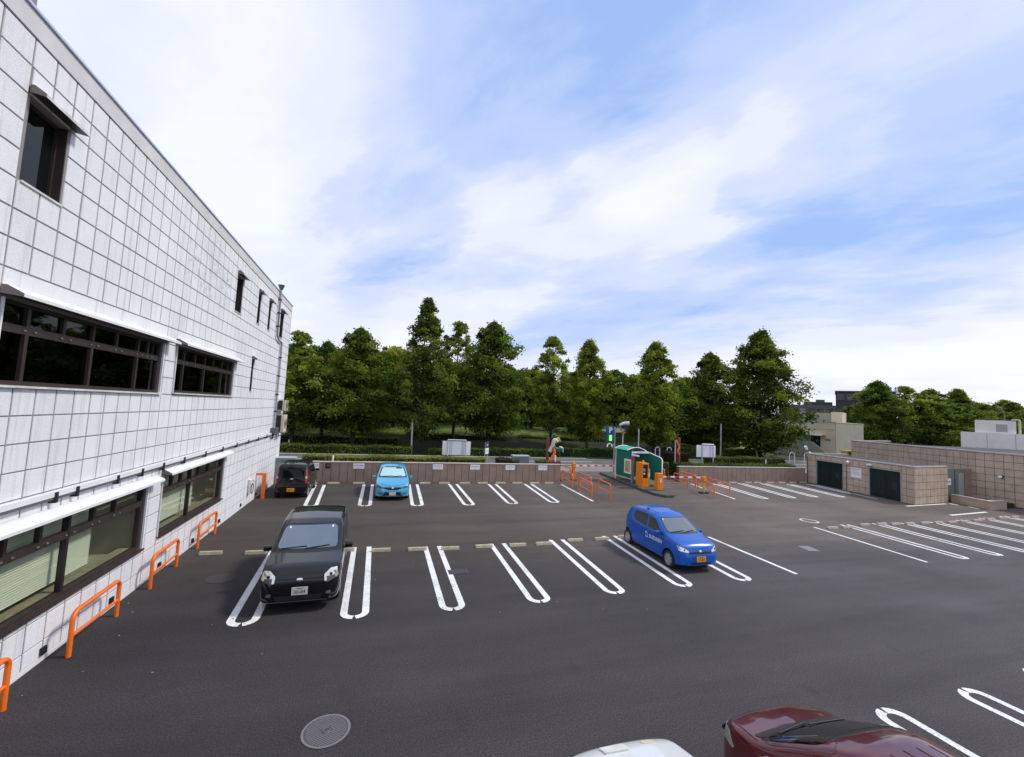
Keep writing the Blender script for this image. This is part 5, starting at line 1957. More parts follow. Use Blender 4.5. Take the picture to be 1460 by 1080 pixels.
# dark glass block far away
db = thing('dark_office_block', 'dark flat office block with window band on the skyline', 'building', (214, 140, 0), radians(-54))
wbox(db, 'wall', 'far_dark', -12.5, 9, 0, 25, 0, 21.5)
for i in range(6):
    wbox(db, 'window', 'far_mid', -12 + i * 3.5, -9.2 + i * 3.5, -.3, -.001, 17.6, 20.6)
for z in (12.2, 8.0):
    for i in range(6):
        wbox(db, 'window', 'far_glass' if i == 3 and z > 10 else 'far_mid', -12 + i * 3.5, -9.4 + i * 3.5, -.3, -.001, z, z + 1.2)
wbox(db, 'roof_edge', 'far_mid', -12.8, 9.3, -.5, 25, 21.501, 22.0)
t = thing('rooftop_sign', 'blue rooftop sign on the dark office block', 'sign', (214, 140, 22.1), radians(-54))
for i, w in enumerate((1.2, 1.0, 1.2, 1.0, 1.2, 1.0)):
    x0 = 2 + i * 1.6
    MB().box(x0, 1, .2, x0 + w, 1.2, .5).build('sign_letter', 'far_blue', t)
    MB().box(x0, 1, .9, x0 + w, 1.2, 1.2).build('sign_letter', 'far_blue', t)
    MB().box(x0 + .4, 1, .5, x0 + .8, 1.2, 1.9).build('sign_letter', 'far_blue', t)
ds = thing('dark_low_building', 'lower dark building with a stepped roof on the skyline', 'building', (168, 130, 0), radians(-52))
wbox(ds, 'wall', 'far_mid', -12, 6.5, 0, 14, 0, 13.2)
wbox(ds, 'upper_storey', 'far_dark', -4, 5.5, 2, 12, 13.201, 14.6)
wbox(ds, 'plant_room', 'far_mid', 0, 3, 3, 9, 14.601, 15.6)
for j, z in enumerate((3.0, 6.4, 9.8)):
    for i in range(6):
        wbox(ds, 'window', 'far_glass' if (i + j) % 4 == 0 else 'far_dark', -11.5 + i * 3, -9.5 + i * 3, -.2, -.001, z, z + 1.9)
t = thing('roof_dome', 'small white round tank in front of the dark low building', 'tank', (150, 118, 7.4))
m = MB()
m.tube([(0, 0, 0), (0, 0, .6), (0, 0, 1.2), (0, 0, 1.7), (0, 0, 1.9)], 1.1, 10, r1=.3)
m.build('shell', 'sign_white', t)
# long low grey building joining them
lg = thing('grey_low_building', 'long grey low building between the cream building and the skyline blocks', 'building', (160, 112, 0), radians(-52))
wbox(lg, 'wall', 'far_mid', -22, 20, 0, 10, 0, 8.4)
for i in range(12):
    wbox(lg, 'window', 'frame_grey' if i > 6 else 'far_dark', -21 + i * 3.4, -18.4 + i * 3.4, -.2, -.001, 4.6, 7.6)
# apartment block in the trees, left
ap = thing('apartment_block', 'pale apartment block glimpsed between the trees at the left', 'building', (-11, 84, 0), 0)
wbox(ap, 'wall', 'apartment', -8, 6, 0, 10, 0, 14.0)
wbox(ap, 'roof_edge', 'frame_grey', -8.5, 6.5, -1, 10, 14.001, 14.5)
for j in range(4):
    wbox(ap, 'balcony', 'white_wall', -7.5, 5.5, -1.2, -.001, 2.2 + j * 3.1, 3.2 + j * 3.1)
    for i in range(4):
        wbox(ap, 'window', 'far_dark', -7 + i * 3.1, -4.8 + i * 3.1, -.1, -.0012, 3.4 + j * 3.1, 4.9 + j * 3.1)
# low pavilion with orange front in the park
pv = thing('park_pavilion', 'low pavilion with orange band half hidden among the left trees', 'pavilion', (-5.3, 66, 1.5), 0)
wbox(pv, 'wall', 'far_mid', -4, 2.5, 0, 4, 0, 2.1)
wbox(pv, 'fascia', 'warm_orange', -4.2, 2.7, -.4, -.001, 2.1, 3.1)
wbox(pv, 'roof', 'grey_side', -4.3, 2.8, -.5, 4.2, 3.101, 3.3)
# white roof structures behind the tall wall
wr = thing('white_roof_structure', 'white panelled plant room rising over the tall wall at the right', 'building', (61.43, 31.0, 0), radians(-63))
wbox(wr, 'wall', 'white_wall', 0, 12, 0, 5, 0, 4.95)
wbox(wr, 'upper_wall', 'white_wall', 1.15, 4.0, .3, 4.4, 4.951, 6.3)
wbox(wr, 'hatch', 'frame_grey', 2.6, 3.4, .27, .299, 5.1, 5.9)
for x in (1.9, 3.9, 5.9):
    wbox(wr, 'panel_seam', 'frame_grey', x, x + .04, -.012, -.001, 3.2, 4.9)
wbox(wr, 'ladder', 'pipe_grey', 4.6, 4.8, -.06, -.001, 3.2, 4.3)
MB().tube([(4.25, .3, 4.96), (4.25, .3, 6.3), (4.2, .3, 6.4), (3.8, .2, 6.4), (3.7, .2, 6.34)], .09, 8).build('vent_pipe', 'cream', wr)
lr = thing('flat_roof', 'pale flat roof with small dark vents just behind the tall wall', 'roof', (0, 0, 0))
m = MB()
m.prism([(40.95, 8), (60, 6), (72, 22), (60, 29.5), (46, 30), (44.4, 30)], 3.1, 3.32)
m.build('slab', 'roof_dark', lr)
m = MB()
m.prism([(50, 18.0), (64, 19), (64, 21.5), (50, 21.0)], 3.321, 3.75)
m.build('skylight', 'sign_white', lr)
for i in range(3):
    MB().box(54 + i * 1.6, 17.2, 3.33, 54.9 + i * 1.6, 17.9, 3.8).build('vent', 'sign_blue' if i < 2 else 'black', lr)
t = thing('street_lamp', 'curved grey street lamp at the far right skyline', 'street lamp', (105, 47, 0))
MB().tube([(0, 0, 0), (0, 0, 8.5), (-.8, 0, 9.5), (-2.4, .5, 10.3)], .09, 8, r1=.05).build('post', 'steel', t)
MB().box(-3.2, .4, 10.25, -2.4, .7, 10.4).build('lamp_head', 'steel_pale', t)
t = thing('yellow_cabinet', 'yellow green cabinet by the end of the tall wall', 'cabinet', (46.4, 32.6, 0))
MB().box(-.4, -.3, 0, .4, .3, 2.2).build('casing', 'sculpture_yellow', t, bevel=.02)
MB().prism([(-.5, -.4), (.6, -.4), (.6, .4), (-.5, .4)], 2.201, 2.4).build('lid', 'sculpture_yellow', t)
rf = thing('railing', 'grey metal railing in the park behind the warning lamp', 'railing', (28.5, 50.5, .3))
MB().tube([(-2.2, 0, 2.4), (2.2, 0, 2.4)], .03, 6).build('top_rail', 'steel', rf)
me = None
for i in range(12):
    o = MB().box(-.02, -.02, 0, .02, .02, 2.4).build('bar', 'steel', rf) if me is None else link('bar', me, rf)
    me = o.data
    o.location = (-2.2 + i * .4, 0, 0)
#CARS#
# ================================================================== CARS
def lerp_tab(tab, y):
    if y <= tab[0][0]:
        return tab[0][1]
    for (a, va), (b_, vb) in zip(tab[:-1], tab[1:]):
        if y <= b_:
            u = (y - a) / (b_ - a) if b_ > a else 1
            return va + (vb - va) * u
    return tab[-1][1]


def smooth_tab(tab, y, h):
    return (lerp_tab(tab, y - h) + 2 * lerp_tab(tab, y) + lerp_tab(tab, y + h)) / 4


def chaikin(pts, k=2):
    for _ in range(k):
        out = [pts[0]]
        for p, q in zip(pts[:-1], pts[1:]):
            out.append((p[0] * .75 + q[0] * .25, p[1] * .75 + q[1] * .25))
            out.append((p[0] * .25 + q[0] * .75, p[1] * .25 + q[1] * .75))
        out.append(pts[-1])
        pts = out
    return pts


def body_section(S, y):
    L = S['L']
    T = smooth_tab(S['top'], y, .025 if 0.1 < y < L - .1 else 0.0)
    b_ = min(lerp_tab(S['belt'], y), T - .04)
    w = smooth_tab(S['plan'], y, .03)
    zb = lerp_tab(S['bottom'], y)
    t = S['tumble']
    e = .965 * w - (T - b_) * t
    r = min(.09, (T - b_) * .45)
    cr = S.get('crown', .02)
    hw = b_ - zb
    pts = [(0, zb), (.80 * w, zb), (.95 * w, zb + .02), (.985 * w, zb + .10 * hw + .03), (w, zb + .38 * hw), (w * .998, zb + .68 * hw), (.985 * w, b_ - .07 * hw), (.965 * w, b_),
           (.965 * w - (T - r - b_) * t, T - r), (e - .02, T - r * .35), (e - .10, T), (.5 * e, T + cr * .8), (0, T + cr)]
    return chaikin(pts, 2)


def build_body(S, name, mat):
    L = S['L']
    ysamp = sorted(set([0, .008, .02, .04, .07, .1, .14, .19, .25] + [L - v for v in (0, .008, .02, .045, .08, .12, .17, .23)] + list(np.linspace(.3, L - .3, 64).round(4))))
    rings = []
    for y in ysamp:
        half = body_section(S, y)
        ring = [(x, y, z) for x, z in half] + [(-x, y, z) for x, z in half[-2:0:-1]]
        rings.append(ring)
    n = len(rings[0])
    vs = [p for r in rings for p in r]
    fs = []
    for i in range(len(rings) - 1):
        for k in range(n):
            fs.append((i * n + k, i * n + (k + 1) % n, (i + 1) * n + (k + 1) % n, (i + 1) * n + k))
    fs.append(tuple(range(n))[::-1])
    fs.append(tuple(range((len(rings) - 1) * n, len(rings) * n)))
    m = MB()
    m.add(vs, fs, 0, True)
    me = bpy.data.meshes.new(name)
    me.from_pydata(m.v, [], m.f)
    me.materials.append(MATS[mat])
    me.materials.append(MATS['rubber'])
    bm = bmesh.new()
    bm.from_mesh(me)
    bmesh.ops.recalc_face_normals(bm, faces=bm.faces)
    for f in bm.faces:
        f.smooth = True
    bvh = BVHTree.FromBMesh(bm)
    bm.to_mesh(me)
    bm.free()
    # wheel wells cut out of the shell
    o = bpy.data.objects.new('shell', me)
    COL.objects.link(o)
    cut = MB()
    for wy in S['wheels']:
        for s in (-1, 1):
            x0 = s * (S['W'] / 2 - .24)
            x1 = s * (S['W'] / 2 + .2)
            cut.cyl((min(x0, x1), wy, S['wr'] + .01), S['wr'] + .055, abs(x1 - x0), 36, 'x')
    cm = bpy.data.meshes.new('cutter')
    bmc = bmesh.new()
    cm.from_pydata(cut.v, [], cut.f)
    bmc.from_mesh(cm)
    bmesh.ops.remove_doubles(bmc, verts=bmc.verts, dist=1e-5)
    bmesh.ops.recalc_face_normals(bmc, faces=bmc.faces)
    bmc.to_mesh(cm)
    bmc.free()
    cm.materials.append(MATS[mat])
    cm.materials.append(MATS['rubber'])
    for p in cm.polygons:
        p.material_index = 1
    co = bpy.data.objects.new('cutter', cm)
    COL.objects.link(co)
    md = o.modifiers.new('wells', 'BOOLEAN')
    md.object = co
    md.operation = 'DIFFERENCE'
    md.solver = 'EXACT'
    dg = bpy.context.evaluated_depsgraph_get()
    res = bpy.data.meshes.new_from_object(o.evaluated_get(dg))
    bpy.data.objects.remove(o)
    bpy.data.objects.remove(co)
    if len(res.polygons) < 500:
        res = me
    for p in res.polygons:
        p.use_smooth = p.material_index == 0
    try:
        res.set_sharp_from_angle(angle=radians(38))
    except Exception:
        pass
    return res, bvh


AX = {'front': (Vector((0, -3, 0)), Vector((0, 1, 0))), 'rear': (Vector((0, 9, 0)), Vector((0, -1, 0))),
      'left': (Vector((-3, 0, 0)), Vector((1, 0, 0))), 'right': (Vector((3, 0, 0)), Vector((-1, 0, 0))), 'top': (Vector((0, 0, 4)), Vector((0, 0, -1)))}


def shoot(bvh, ax, u, v, off):
    o, d = AX[ax]
    if ax in ('front', 'rear'): p = Vector((u, o.y, v))
    elif ax in ('left', 'right'): p = Vector((o.x, u, v))
    else: p = Vector((u, v, o.z))
    h, nrm, i, dist_ = bvh.ray_cast(p, d)
    if h is None:
        h, nrm, i, dist_ = bvh.find_nearest(p + d * 3)
    nn = nrm if nrm.dot(d) < 0 else -nrm
    return h + nn * off


def face_out(vs, fs, d):
    """Turn every face so that it looks back along d."""
    tot = 0.0
    for f in fs:
        a, b_, c = vs[f[0]], vs[f[1]], vs[f[2]]
        tot += (b_ - a).cross(c - a).dot(d)
    return [tuple(reversed(f)) for f in fs] if tot > 0 else fs


def rounded(poly, r, k=4):
    out = []
    n = len(poly)
    for i in range(n):
        p, a, b_ = Vector(poly[i]), Vector(poly[i - 1]), Vector(poly[(i + 1) % n])
        da, db = (a - p), (b_ - p)
        rr_ = min(r, da.length * .45, db.length * .45)
        s, e = p + da.normalized() * rr_, p + db.normalized() * rr_
        for j in range(k + 1):
            u = j / k
            out.append(tuple(s * (1 - u) ** 2 + p * 2 * u * (1 - u) + e * u * u))
    return out


def patch(bvh, ax, poly, off=.004, r=.03, thick=.0, rings=7, dense=5):
    """A panel that follows the body: outline in side/front/top view, cast onto the shell."""
    P = rounded(poly, r)
    D = []
    n = len(P)
    for i in range(n):
        a, b_ = Vector(P[i]), Vector(P[(i + 1) % n])
        k = max(1, int((b_ - a).length / .06))
        for j in range(k):
            D.append(a.lerp(b_, j / k))
    c = sum(D, Vector((0, 0))) / len(D)
    m = MB()
    vs, fs = [], []
    N_ = len(D)
    for q in range(rings):
        s = 1 - q / rings
        for p in D:
            w = c + (p - c) * s
            vs.append(shoot(bvh, ax, w.x, w.y, off))
    vs.append(shoot(bvh, ax, c.x, c.y, off))
    for q in range(rings - 1):
        for i in range(N_):
            fs.append((q * N_ + i, q * N_ + (i + 1) % N_, (q + 1) * N_ + (i + 1) % N_, (q + 1) * N_ + i))
    for i in range(N_):
        fs.append(((rings - 1) * N_ + i, (rings - 1) * N_ + (i + 1) % N_, len(vs) - 1))
    fs = face_out(vs, fs, AX[ax][1])
    m.add(vs, fs, 0, True)
    # rim down to the body
    e = [shoot(bvh, ax, p.x, p.y, -.004) for p in D]
    m.add([vs[i] for i in range(N_)] + e, [(i, (i + 1) % N_, N_ + (i + 1) % N_, N_ + i) for i in range(N_)])
    return m


def seam(bvh, ax, pts, w=.009, off=.0022):
    m = MB()
    Q = []
    for a, b_ in zip(pts[:-1], pts[1:]):
        a, b_ = Vector(a), Vector(b_)
        k = max(1, int((b_ - a).length / .07))
        Q += [a.lerp(b_, j / k) for j in range(k)]
    Q.append(Vector(pts[-1]))
    vs = []
    for i, p in enumerate(Q):
        t = (Q[min(i + 1, len(Q) - 1)] - Q[max(i - 1, 0)]).normalized()
        q = Vector((-t.y, t.x)) * w / 2
        vs += [shoot(bvh, ax, p.x + q.x, p.y + q.y, off), shoot(bvh, ax, p.x - q.x, p.y - q.y, off)]
    m.add(vs, face_out(vs, [(2 * i, 2 * i + 1, 2 * i + 3, 2 * i + 2) for i in range(len(Q) - 1)], AX[ax][1]), 0, True)
    return m


WHEELS = {}


def wheel(parent, x, y, r, w, style, side):
    key = (r, w, style)
    if key not in WHEELS:
        ty = MB()
        prof = [(r * .66, 0), (r * .70, -.004), (r * .93, -.004), (r * .985, .02), (r, .05), (r, w - .05), (r * .985, w - .02), (r * .9, w), (r * .66, w)]
        n = 32
        vs = [(xx, cos(2 * pi * k / n) * rr_, sin(2 * pi * k / n) * rr_) for rr_, xx in prof for k in range(n)]
        fs = [(i * n + k, i * n + (k + 1) % n, (i + 1) * n + (k + 1) % n, (i + 1) * n + k) for i in range(len(prof) - 1) for k in range(n)]
        ty.add(vs, fs, 0, True)
        rim = MB()
        prof = [(r * .70, -.002), (r * .665, -.002), (r * .64, .015), (r * .62, .07), (0.001, .075)]
        vs = [(xx, cos(2 * pi * k / n) * rr_, sin(2 * pi * k / n) * rr_) for rr_, xx in prof for k in range(n)]
        fs = [(i * n + k, i * n + (k + 1) % n, (i + 1) * n + (k + 1) % n, (i + 1) * n + k) for i in range(len(prof) - 1) for k in range(n)]
        rim.add(vs, fs, 0, True)
        rim.mi = [0 if i < 3 * n else 1 for i in range(len(rim.mi))]
        sp = 7 if style == 'cap' else 5
        for k in range(sp):
            a = 2 * pi * k / sp
            ca, sa = cos(a), sin(a)
            w0, w1 = (r * .17, r * .13) if style == 'cap' else (r * .10, r * .08)
            q = []
            for (rr_, ww, xx) in ((.04, w0, .0), (r * .645, w1, .008)):
                for s in (-1, 1):
                    q.append((xx, ca * rr_ - sa * ww * s, sa * rr_ + ca * ww * s))
            for (rr_, ww, xx) in ((.04, w0, .03), (r * .645, w1, .03)):
                for s in (-1, 1):
                    q.append((xx, ca * rr_ - sa * ww * s, sa * rr_ + ca * ww * s))
            rim.add(q, [(0, 1, 3, 2), (0, 2, 6, 4), (1, 5, 7, 3), (2, 3, 7, 6)])
        rim.cyl((-.004, 0, 0), .055, .03, 12, 'x')
        a = ty.build('tyre', 'rubber')
        b_ = rim.build('rim', ['wheel_silver', 'trim_black'])
        WHEELS[key] = (a.data, b_.data)
        bpy.data.objects.remove(a)
        bpy.data.objects.remove(b_)
    hub = link('wheel', None, parent)
    hub.location = (x, y, r)
    if side > 0:
        hub.rotation_euler = (0, 0, pi)
    for nme, me in zip(('tyre', 'rim'), WHEELS[key]):
        link(nme, me, hub)


def mirror_x(poly):
    return [(-x, y) for x, y in poly][::-1]


def make_car(S, label, category, loc, rz):
    t = thing(S['name'], label, category, (loc[0], loc[1], 0), rz)
    me, bvh = build_body(S, 'body', S['paint'])
    body = link('body', me, t)
    L, W = S['L'], S['W']
    for wy in S['wheels']:
        for s in (-1, 1):
            wheel(t, s * (W / 2 - .012), wy, S['wr'], .17, S.get('wheel_style', 'spoke'), s)
    for sd in ('left', 'right'):
        for poly in S['side_windows']:
            q = patch(bvh, sd, poly, .003, .05)
            q.build('side_window', S.get('side_glass', 'car_glass'), t)
        for poly in S.get('side_trim', []):
            patch(bvh, sd, poly, .0026, .01, rings=3).build('pillar_trim', 'trim_black', t)
        for pts in S['seams']:
            seam(bvh, sd, pts).build('door_seam', 'trim_black', t)
        for (y, z) in S['handles']:
            hp = shoot(bvh, sd, y, z, .012)
            k = MB().box(-.014, -.085, -.015, .014, .085, .015).build('door_handle', S.get('handle_mat', S['paint']), t, bevel=.01)
            k.location = hp
        my, mz = S['mirror']
        mp = shoot(bvh, sd, my, mz, .0)
        s = -1 if sd == 'left' else 1
        k = MB().box(-.09, -.05, -.065, .09, .06, .065).build('mirror', S.get('mirror_mat', S['paint']), t, bevel=.035)
        k.location = (mp.x + s * .13, mp.y, mp.z + .03)
        q = MB().box(-.06, -.02, -.03, .06, .02, -.0).build('mirror_arm', 'trim_black', t)
        q.location = (mp.x + s * .04, mp.y, mp.z)
        lo = lerp_tab(S['bottom'], L / 2)
        patch(bvh, sd, [(S['wheels'][0] + S['wr'] + .1, lo + .05), (S['wheels'][1] - S['wr'] - .1, lo + .05), (S['wheels'][1] - S['wr'] - .1, lo + .12), (S['wheels'][0] + S['wr'] + .1, lo + .12)],
              .006, .01, rings=3).build('sill_trim', 'trim_black' if S.get('dark_sill') else S['paint'], t)
    patch(bvh, 'front', S['windshield_trim'], .0025, .08, rings=6).build('windshield_trim', 'trim_black', t)
    patch(bvh, 'front', S['windshield'], .006, .09, rings=9).build('windshield', S.get('wind_mat', 'windshield_glass'), t)
    patch(bvh, 'rear', S['rear_window'], .004, .09, rings=7).build('rear_window', 'car_glass', t)
    for poly in S['headlights']:
        for p_, nm in ((poly, 0), (mirror_x(poly), 1)):
            h = patch(bvh, 'front', p_, .008, .03, rings=4).build('headlight', S.get('lamp_mat', 'lamp_clear'), t)
            cx = sum(q[0] for q in p_) / len(p_)
            cz = sum(q[1] for q in p_) / len(p_)
            c = shoot(bvh, 'front', cx, cz, .012)
            b2 = MB().tube([c, c + Vector((0, -.008, 0))], S.get('bulb', .035), 12)
            b2.build('lamp_lens', 'trim_black', h)
            if S.get('second_lens'):
                sx_ = -1 if cx < 0 else 1
                c = shoot(bvh, 'front', cx + sx_ * .07, cz + .035, .011)
                MB().tube([c, c + Vector((0, -.006, 0))], .03, 12).build('lamp_lens', 'frame_grey', h)
                patch(bvh, 'front', [(q[0] * .6 + cx * .4, min(q[1], cz - .015) - .02) for q in p_], .0115, .01, rings=2).build('lamp_bezel', 'pipe_grey', h)
    for poly in S['taillights']:
        for p_ in (poly, mirror_x(poly)):
            patch(bvh, 'rear', p_, .008, .03, rings=4).build('taillight', S.get('tail_mat', 'lamp_red'), t)
    for nm, ax, poly, mt, off, r in S.get('patches', []):
        patch(bvh, ax, poly, off, r, rings=4).build(nm, mt, t)
    for nm, ax, pts, w, mt in S.get('lines', []):
        seam(bvh, ax, pts, w, .005).build(nm, mt, t)
    for end in ('front', 'rear'):
        x, z = S['plate_' + end]
        c = shoot(bvh, end, x, z, 0)
        s = -1 if end == 'front' else 1
        y = c.y + s * .02
        pl_ = MB().box(-.165, -.008, -.0825, .165, .008, .0825).build('number_plate', S['plate_mat'], t)
        pl_.location = (x, y, z)
        txt = S.get('plate_text')
        rot = (pi / 2, 0, 0) if end == 'front' else (pi / 2, 0, pi)
        if txt:
            o = text_obj(txt, .105, S.get('plate_ink', 'ink_black'), pl_, (0, s * .0095, -.02), rot, 'number', .001)
            q = MB()
            for i in range(5):
                q.box(-.06 + i * .026, s * .0081, .045, -.042 + i * .026, s * .0095, .068)
            q.build('small_print', S.get('plate_ink', 'ink_black'), pl_)
    # wipers
    for s, (x0, x1) in enumerate(S.get('wipers', [])):
        a = shoot(bvh, 'front', x0, S['wz'], .02)
        b_ = shoot(bvh, 'front', x1, S['wz'] + .035, .02)
        MB().tube([a, b_], .009, 5).build('wiper', 'trim_black', t)
    return t, bvh


# --- dark minivan (front towards the camera side)
van = dict(name='minivan', L=4.05, W=1.69, paint='paint_black', wr=.30, wheels=(.80, 3.40), tumble=.12, crown=.03,
           top=[(0, .54), (.02, .70), (.06, .84), (.13, .93), (.30, .985), (.85, 1.06), (.98, 1.09), (1.78, 1.49), (2.05, 1.57), (2.6, 1.61), (3.2, 1.60), (3.6, 1.56), (3.75, 1.46), (3.9, 1.10), (4.02, .85), (4.05, .55)],
           belt=[(0, .5), (.2, .90), (.9, 1.0), (4.12, 1.04)],
           plan=[(0, .60), (.02, .67), (.08, .755), (.18, .81), (.35, .838), (.7, .85), (3.4, .85), (3.75, .83), (3.98, .78), (4.05, .68)],
           bottom=[(0, .24), (.3, .20), (3.8, .20), (4.05, .28)],
           side_windows=[[(1.28, 1.05), (2.10, 1.05), (2.10, 1.45), (1.82, 1.43)], [(2.18, 1.05), (3.05, 1.06), (3.05, 1.49), (2.18, 1.48)], [(3.13, 1.07), (3.65, 1.12), (3.58, 1.43), (3.13, 1.48)]],
           side_glass='car_glass', seams=[[(1.22, .32), (1.22, .98)], [(2.14, .32), (2.14, 1.55)], [(3.09, .45), (3.09, 1.55)], [(1.22, .32), (2.95, .32)], [(3.1, .95), (3.95, .95)]],
           handles=[(2.0, .92), (2.3, .92)], handle_mat='chrome', mirror=(1.35, 1.02),
           windshield=[(-.69, 1.12), (.69, 1.12), (.62, 1.49), (-.62, 1.49)], windshield_trim=[(-.76, 1.08), (.76, 1.08), (.68, 1.52), (-.68, 1.52)],
           rear_window=[(-.60, 1.1), (.60, 1.1), (.52, 1.5), (-.52, 1.5)],
           headlights=[[(-.80, .73), (-.52, .66), (-.50, .81), (-.63, .92), (-.76, .92)]], bulb=.034, second_lens=True,
           taillights=[[(-.74, .9), (-.62, .9), (-.62, 1.4), (-.66, 1.4)]],
           patches=[('upper_grille', 'front', [(-.50, .66), (.50, .66), (.50, .76), (-.50, .76)], 'trim_black', .004, .02),
                    ('lower_grille', 'front', [(-.45, .30), (.45, .30), (.50, .40), (-.50, .40)], 'trim_black', .004, .02),
                    ('emblem', 'front', [(-.06, .70), (.06, .70), (.06, .765), (-.06, .765)], 'chrome', .016, .03),
                    ('fog_lamp', 'front', [(.56, .39), (.66, .39), (.66, .46), (.56, .46)], 'pipe_grey', .008, .04),
                    ('fog_lamp', 'front', [(-.66, .39), (-.56, .39), (-.56, .46), (-.66, .46)], 'pipe_grey', .008, .04),
                    ('inspection_sticker', 'front', [(-.53, 1.44), (-.49, 1.44), (-.49, 1.47), (-.53, 1.47)], 'sign_white', .009, .01),
                    ('inspection_sticker', 'front', [(.49, 1.44), (.53, 1.44), (.53, 1.47), (.49, 1.47)], 'sign_white', .009, .01)],
           lines=[('grille_bar', 'front', [(-.5, .712), (.5, .712)], .012, 'pipe_grey'), ('bonnet_seam', 'front', [(-.56, .86), (-.3, .83), (.3, .83), (.56, .86)], .008, 'trim_black'),
                  ('door_visor', 'right', [(1.35, 1.10), (1.86, 1.45), (2.1, 1.49), (3.0, 1.51)], .035, 'chrome'), ('lip_line', 'front', [(-.6, .275), (.6, .275)], .012, 'pipe_grey')],
           plate_front=(0.02, .50), plate_rear=(0, .7), plate_mat='plate_white', plate_text='30-84', plate_ink='plate_green_ink', wz=1.115, wipers=[(-.60, -.02), (-.05, .50)])
t, _ = make_car(van, 'black minivan with clear headlights parked nose out in the middle row', 'minivan', (-1.50, 10.80), radians(1.2))
# --- light blue hatchback
fit = dict(name='hatchback', L=3.99, W=1.695, paint='paint_lightblue', wr=.295, wheels=(.80, 3.33), tumble=.30, crown=.03,
           top=[(0, .46), (.02, .56), (.06, .68), (.14, .77), (.35, .85), (.75, .97), (.9, 1.02), (1.75, 1.44), (2.1, 1.51), (2.6, 1.52), (3.3, 1.47), (3.6, 1.38), (3.85, 1.0), (3.97, .75), (3.99, .5)],
           belt=[(0, .46), (.2, .72), (.9, .90), (3.99, 1.02)],
           plan=[(0, .48), (.02, .58), (.07, .69), (.16, .775), (.35, .83), (.7, .8475), (3.3, .8475), (3.7, .82), (3.95, .74), (3.99, .66)],
           bottom=[(0, .22), (.3, .17), (3.7, .18), (3.99, .28)],
           side_windows=[[(1.15, .97), (2.05, .98), (2.05, 1.40), (1.75, 1.37)], [(2.13, .98), (2.95, 1.0), (2.90, 1.39), (2.13, 1.41)], [(3.0, 1.02), (3.35, 1.1), (3.2, 1.34), (3.0, 1.38)]],
           seams=[[(1.15, .32), (1.12, .9)], [(2.09, .32), (2.09, 1.42)], [(3.0, .6), (3.0, 1.0)], [(1.2, .32), (2.85, .32)]],
           handles=[(1.95, .86), (2.85, .9)], mirror=(1.25, .96),
           windshield=[(-.66, 1.06), (.66, 1.06), (.52, 1.42), (-.52, 1.42)], windshield_trim=[(-.72, 1.02), (.72, 1.02), (.56, 1.46), (-.56, 1.46)], wind_mat='sunshade_glass',
           rear_window=[(-.55, 1.05), (.55, 1.05), (.48, 1.4), (-.48, 1.4)],
           headlights=[[(-.76, .64), (-.44, .60), (-.42, .655), (-.62, .72), (-.77, .76)]], lamp_mat='pipe_grey', bulb=.03,
           taillights=[[(-.76, .8), (-.6, .8), (-.6, 1.1), (-.66, 1.2)]],
           patches=[('grille', 'front', [(-.42, .60), (-.22, .53), (.22, .53), (.42, .60), (.42, .66), (-.42, .66)], 'trim_black', .006, .02),
                    ('lower_grille', 'front', [(-.48, .26), (.48, .26), (.36, .43), (-.36, .43)], 'trim_black', .004, .02),
                    ('emblem', 'front', [(-.05, .60), (.05, .60), (.05, .67), (-.05, .67)], 'chrome', .014, .02),
                    ('fog_lamp', 'front', [(.50, .32), (.66, .32), (.70, .42), (.52, .42)], 'pipe_grey', .008, .04),
                    ('fog_lamp', 'front', [(-.66, .32), (-.50, .32), (-.52, .42), (-.70, .42)], 'pipe_grey', .008, .04),
                    ('sunshade_gap', 'front', [(.16, 1.37), (.49, 1.37), (.46, 1.415), (.16, 1.415)], 'car_glass', .008, .01)],
           lines=[('bonnet_seam', 'front', [(-.6, .80), (0, .70), (.6, .80)], .008, 'trim_black'), ('lip_line', 'front', [(-.55, .235), (.55, .235)], .014, 'steel')],
           plate_front=(0.0, .36), plate_rear=(0, .75), plate_mat='plate_white', plate_text=None, wz=1.05, wipers=[(-.55, 0), (-.02, .45)])
make_car(fit, 'light blue hatchback with silver sunshade parked against the brown wall', 'car', (.79, 22.30), 0)
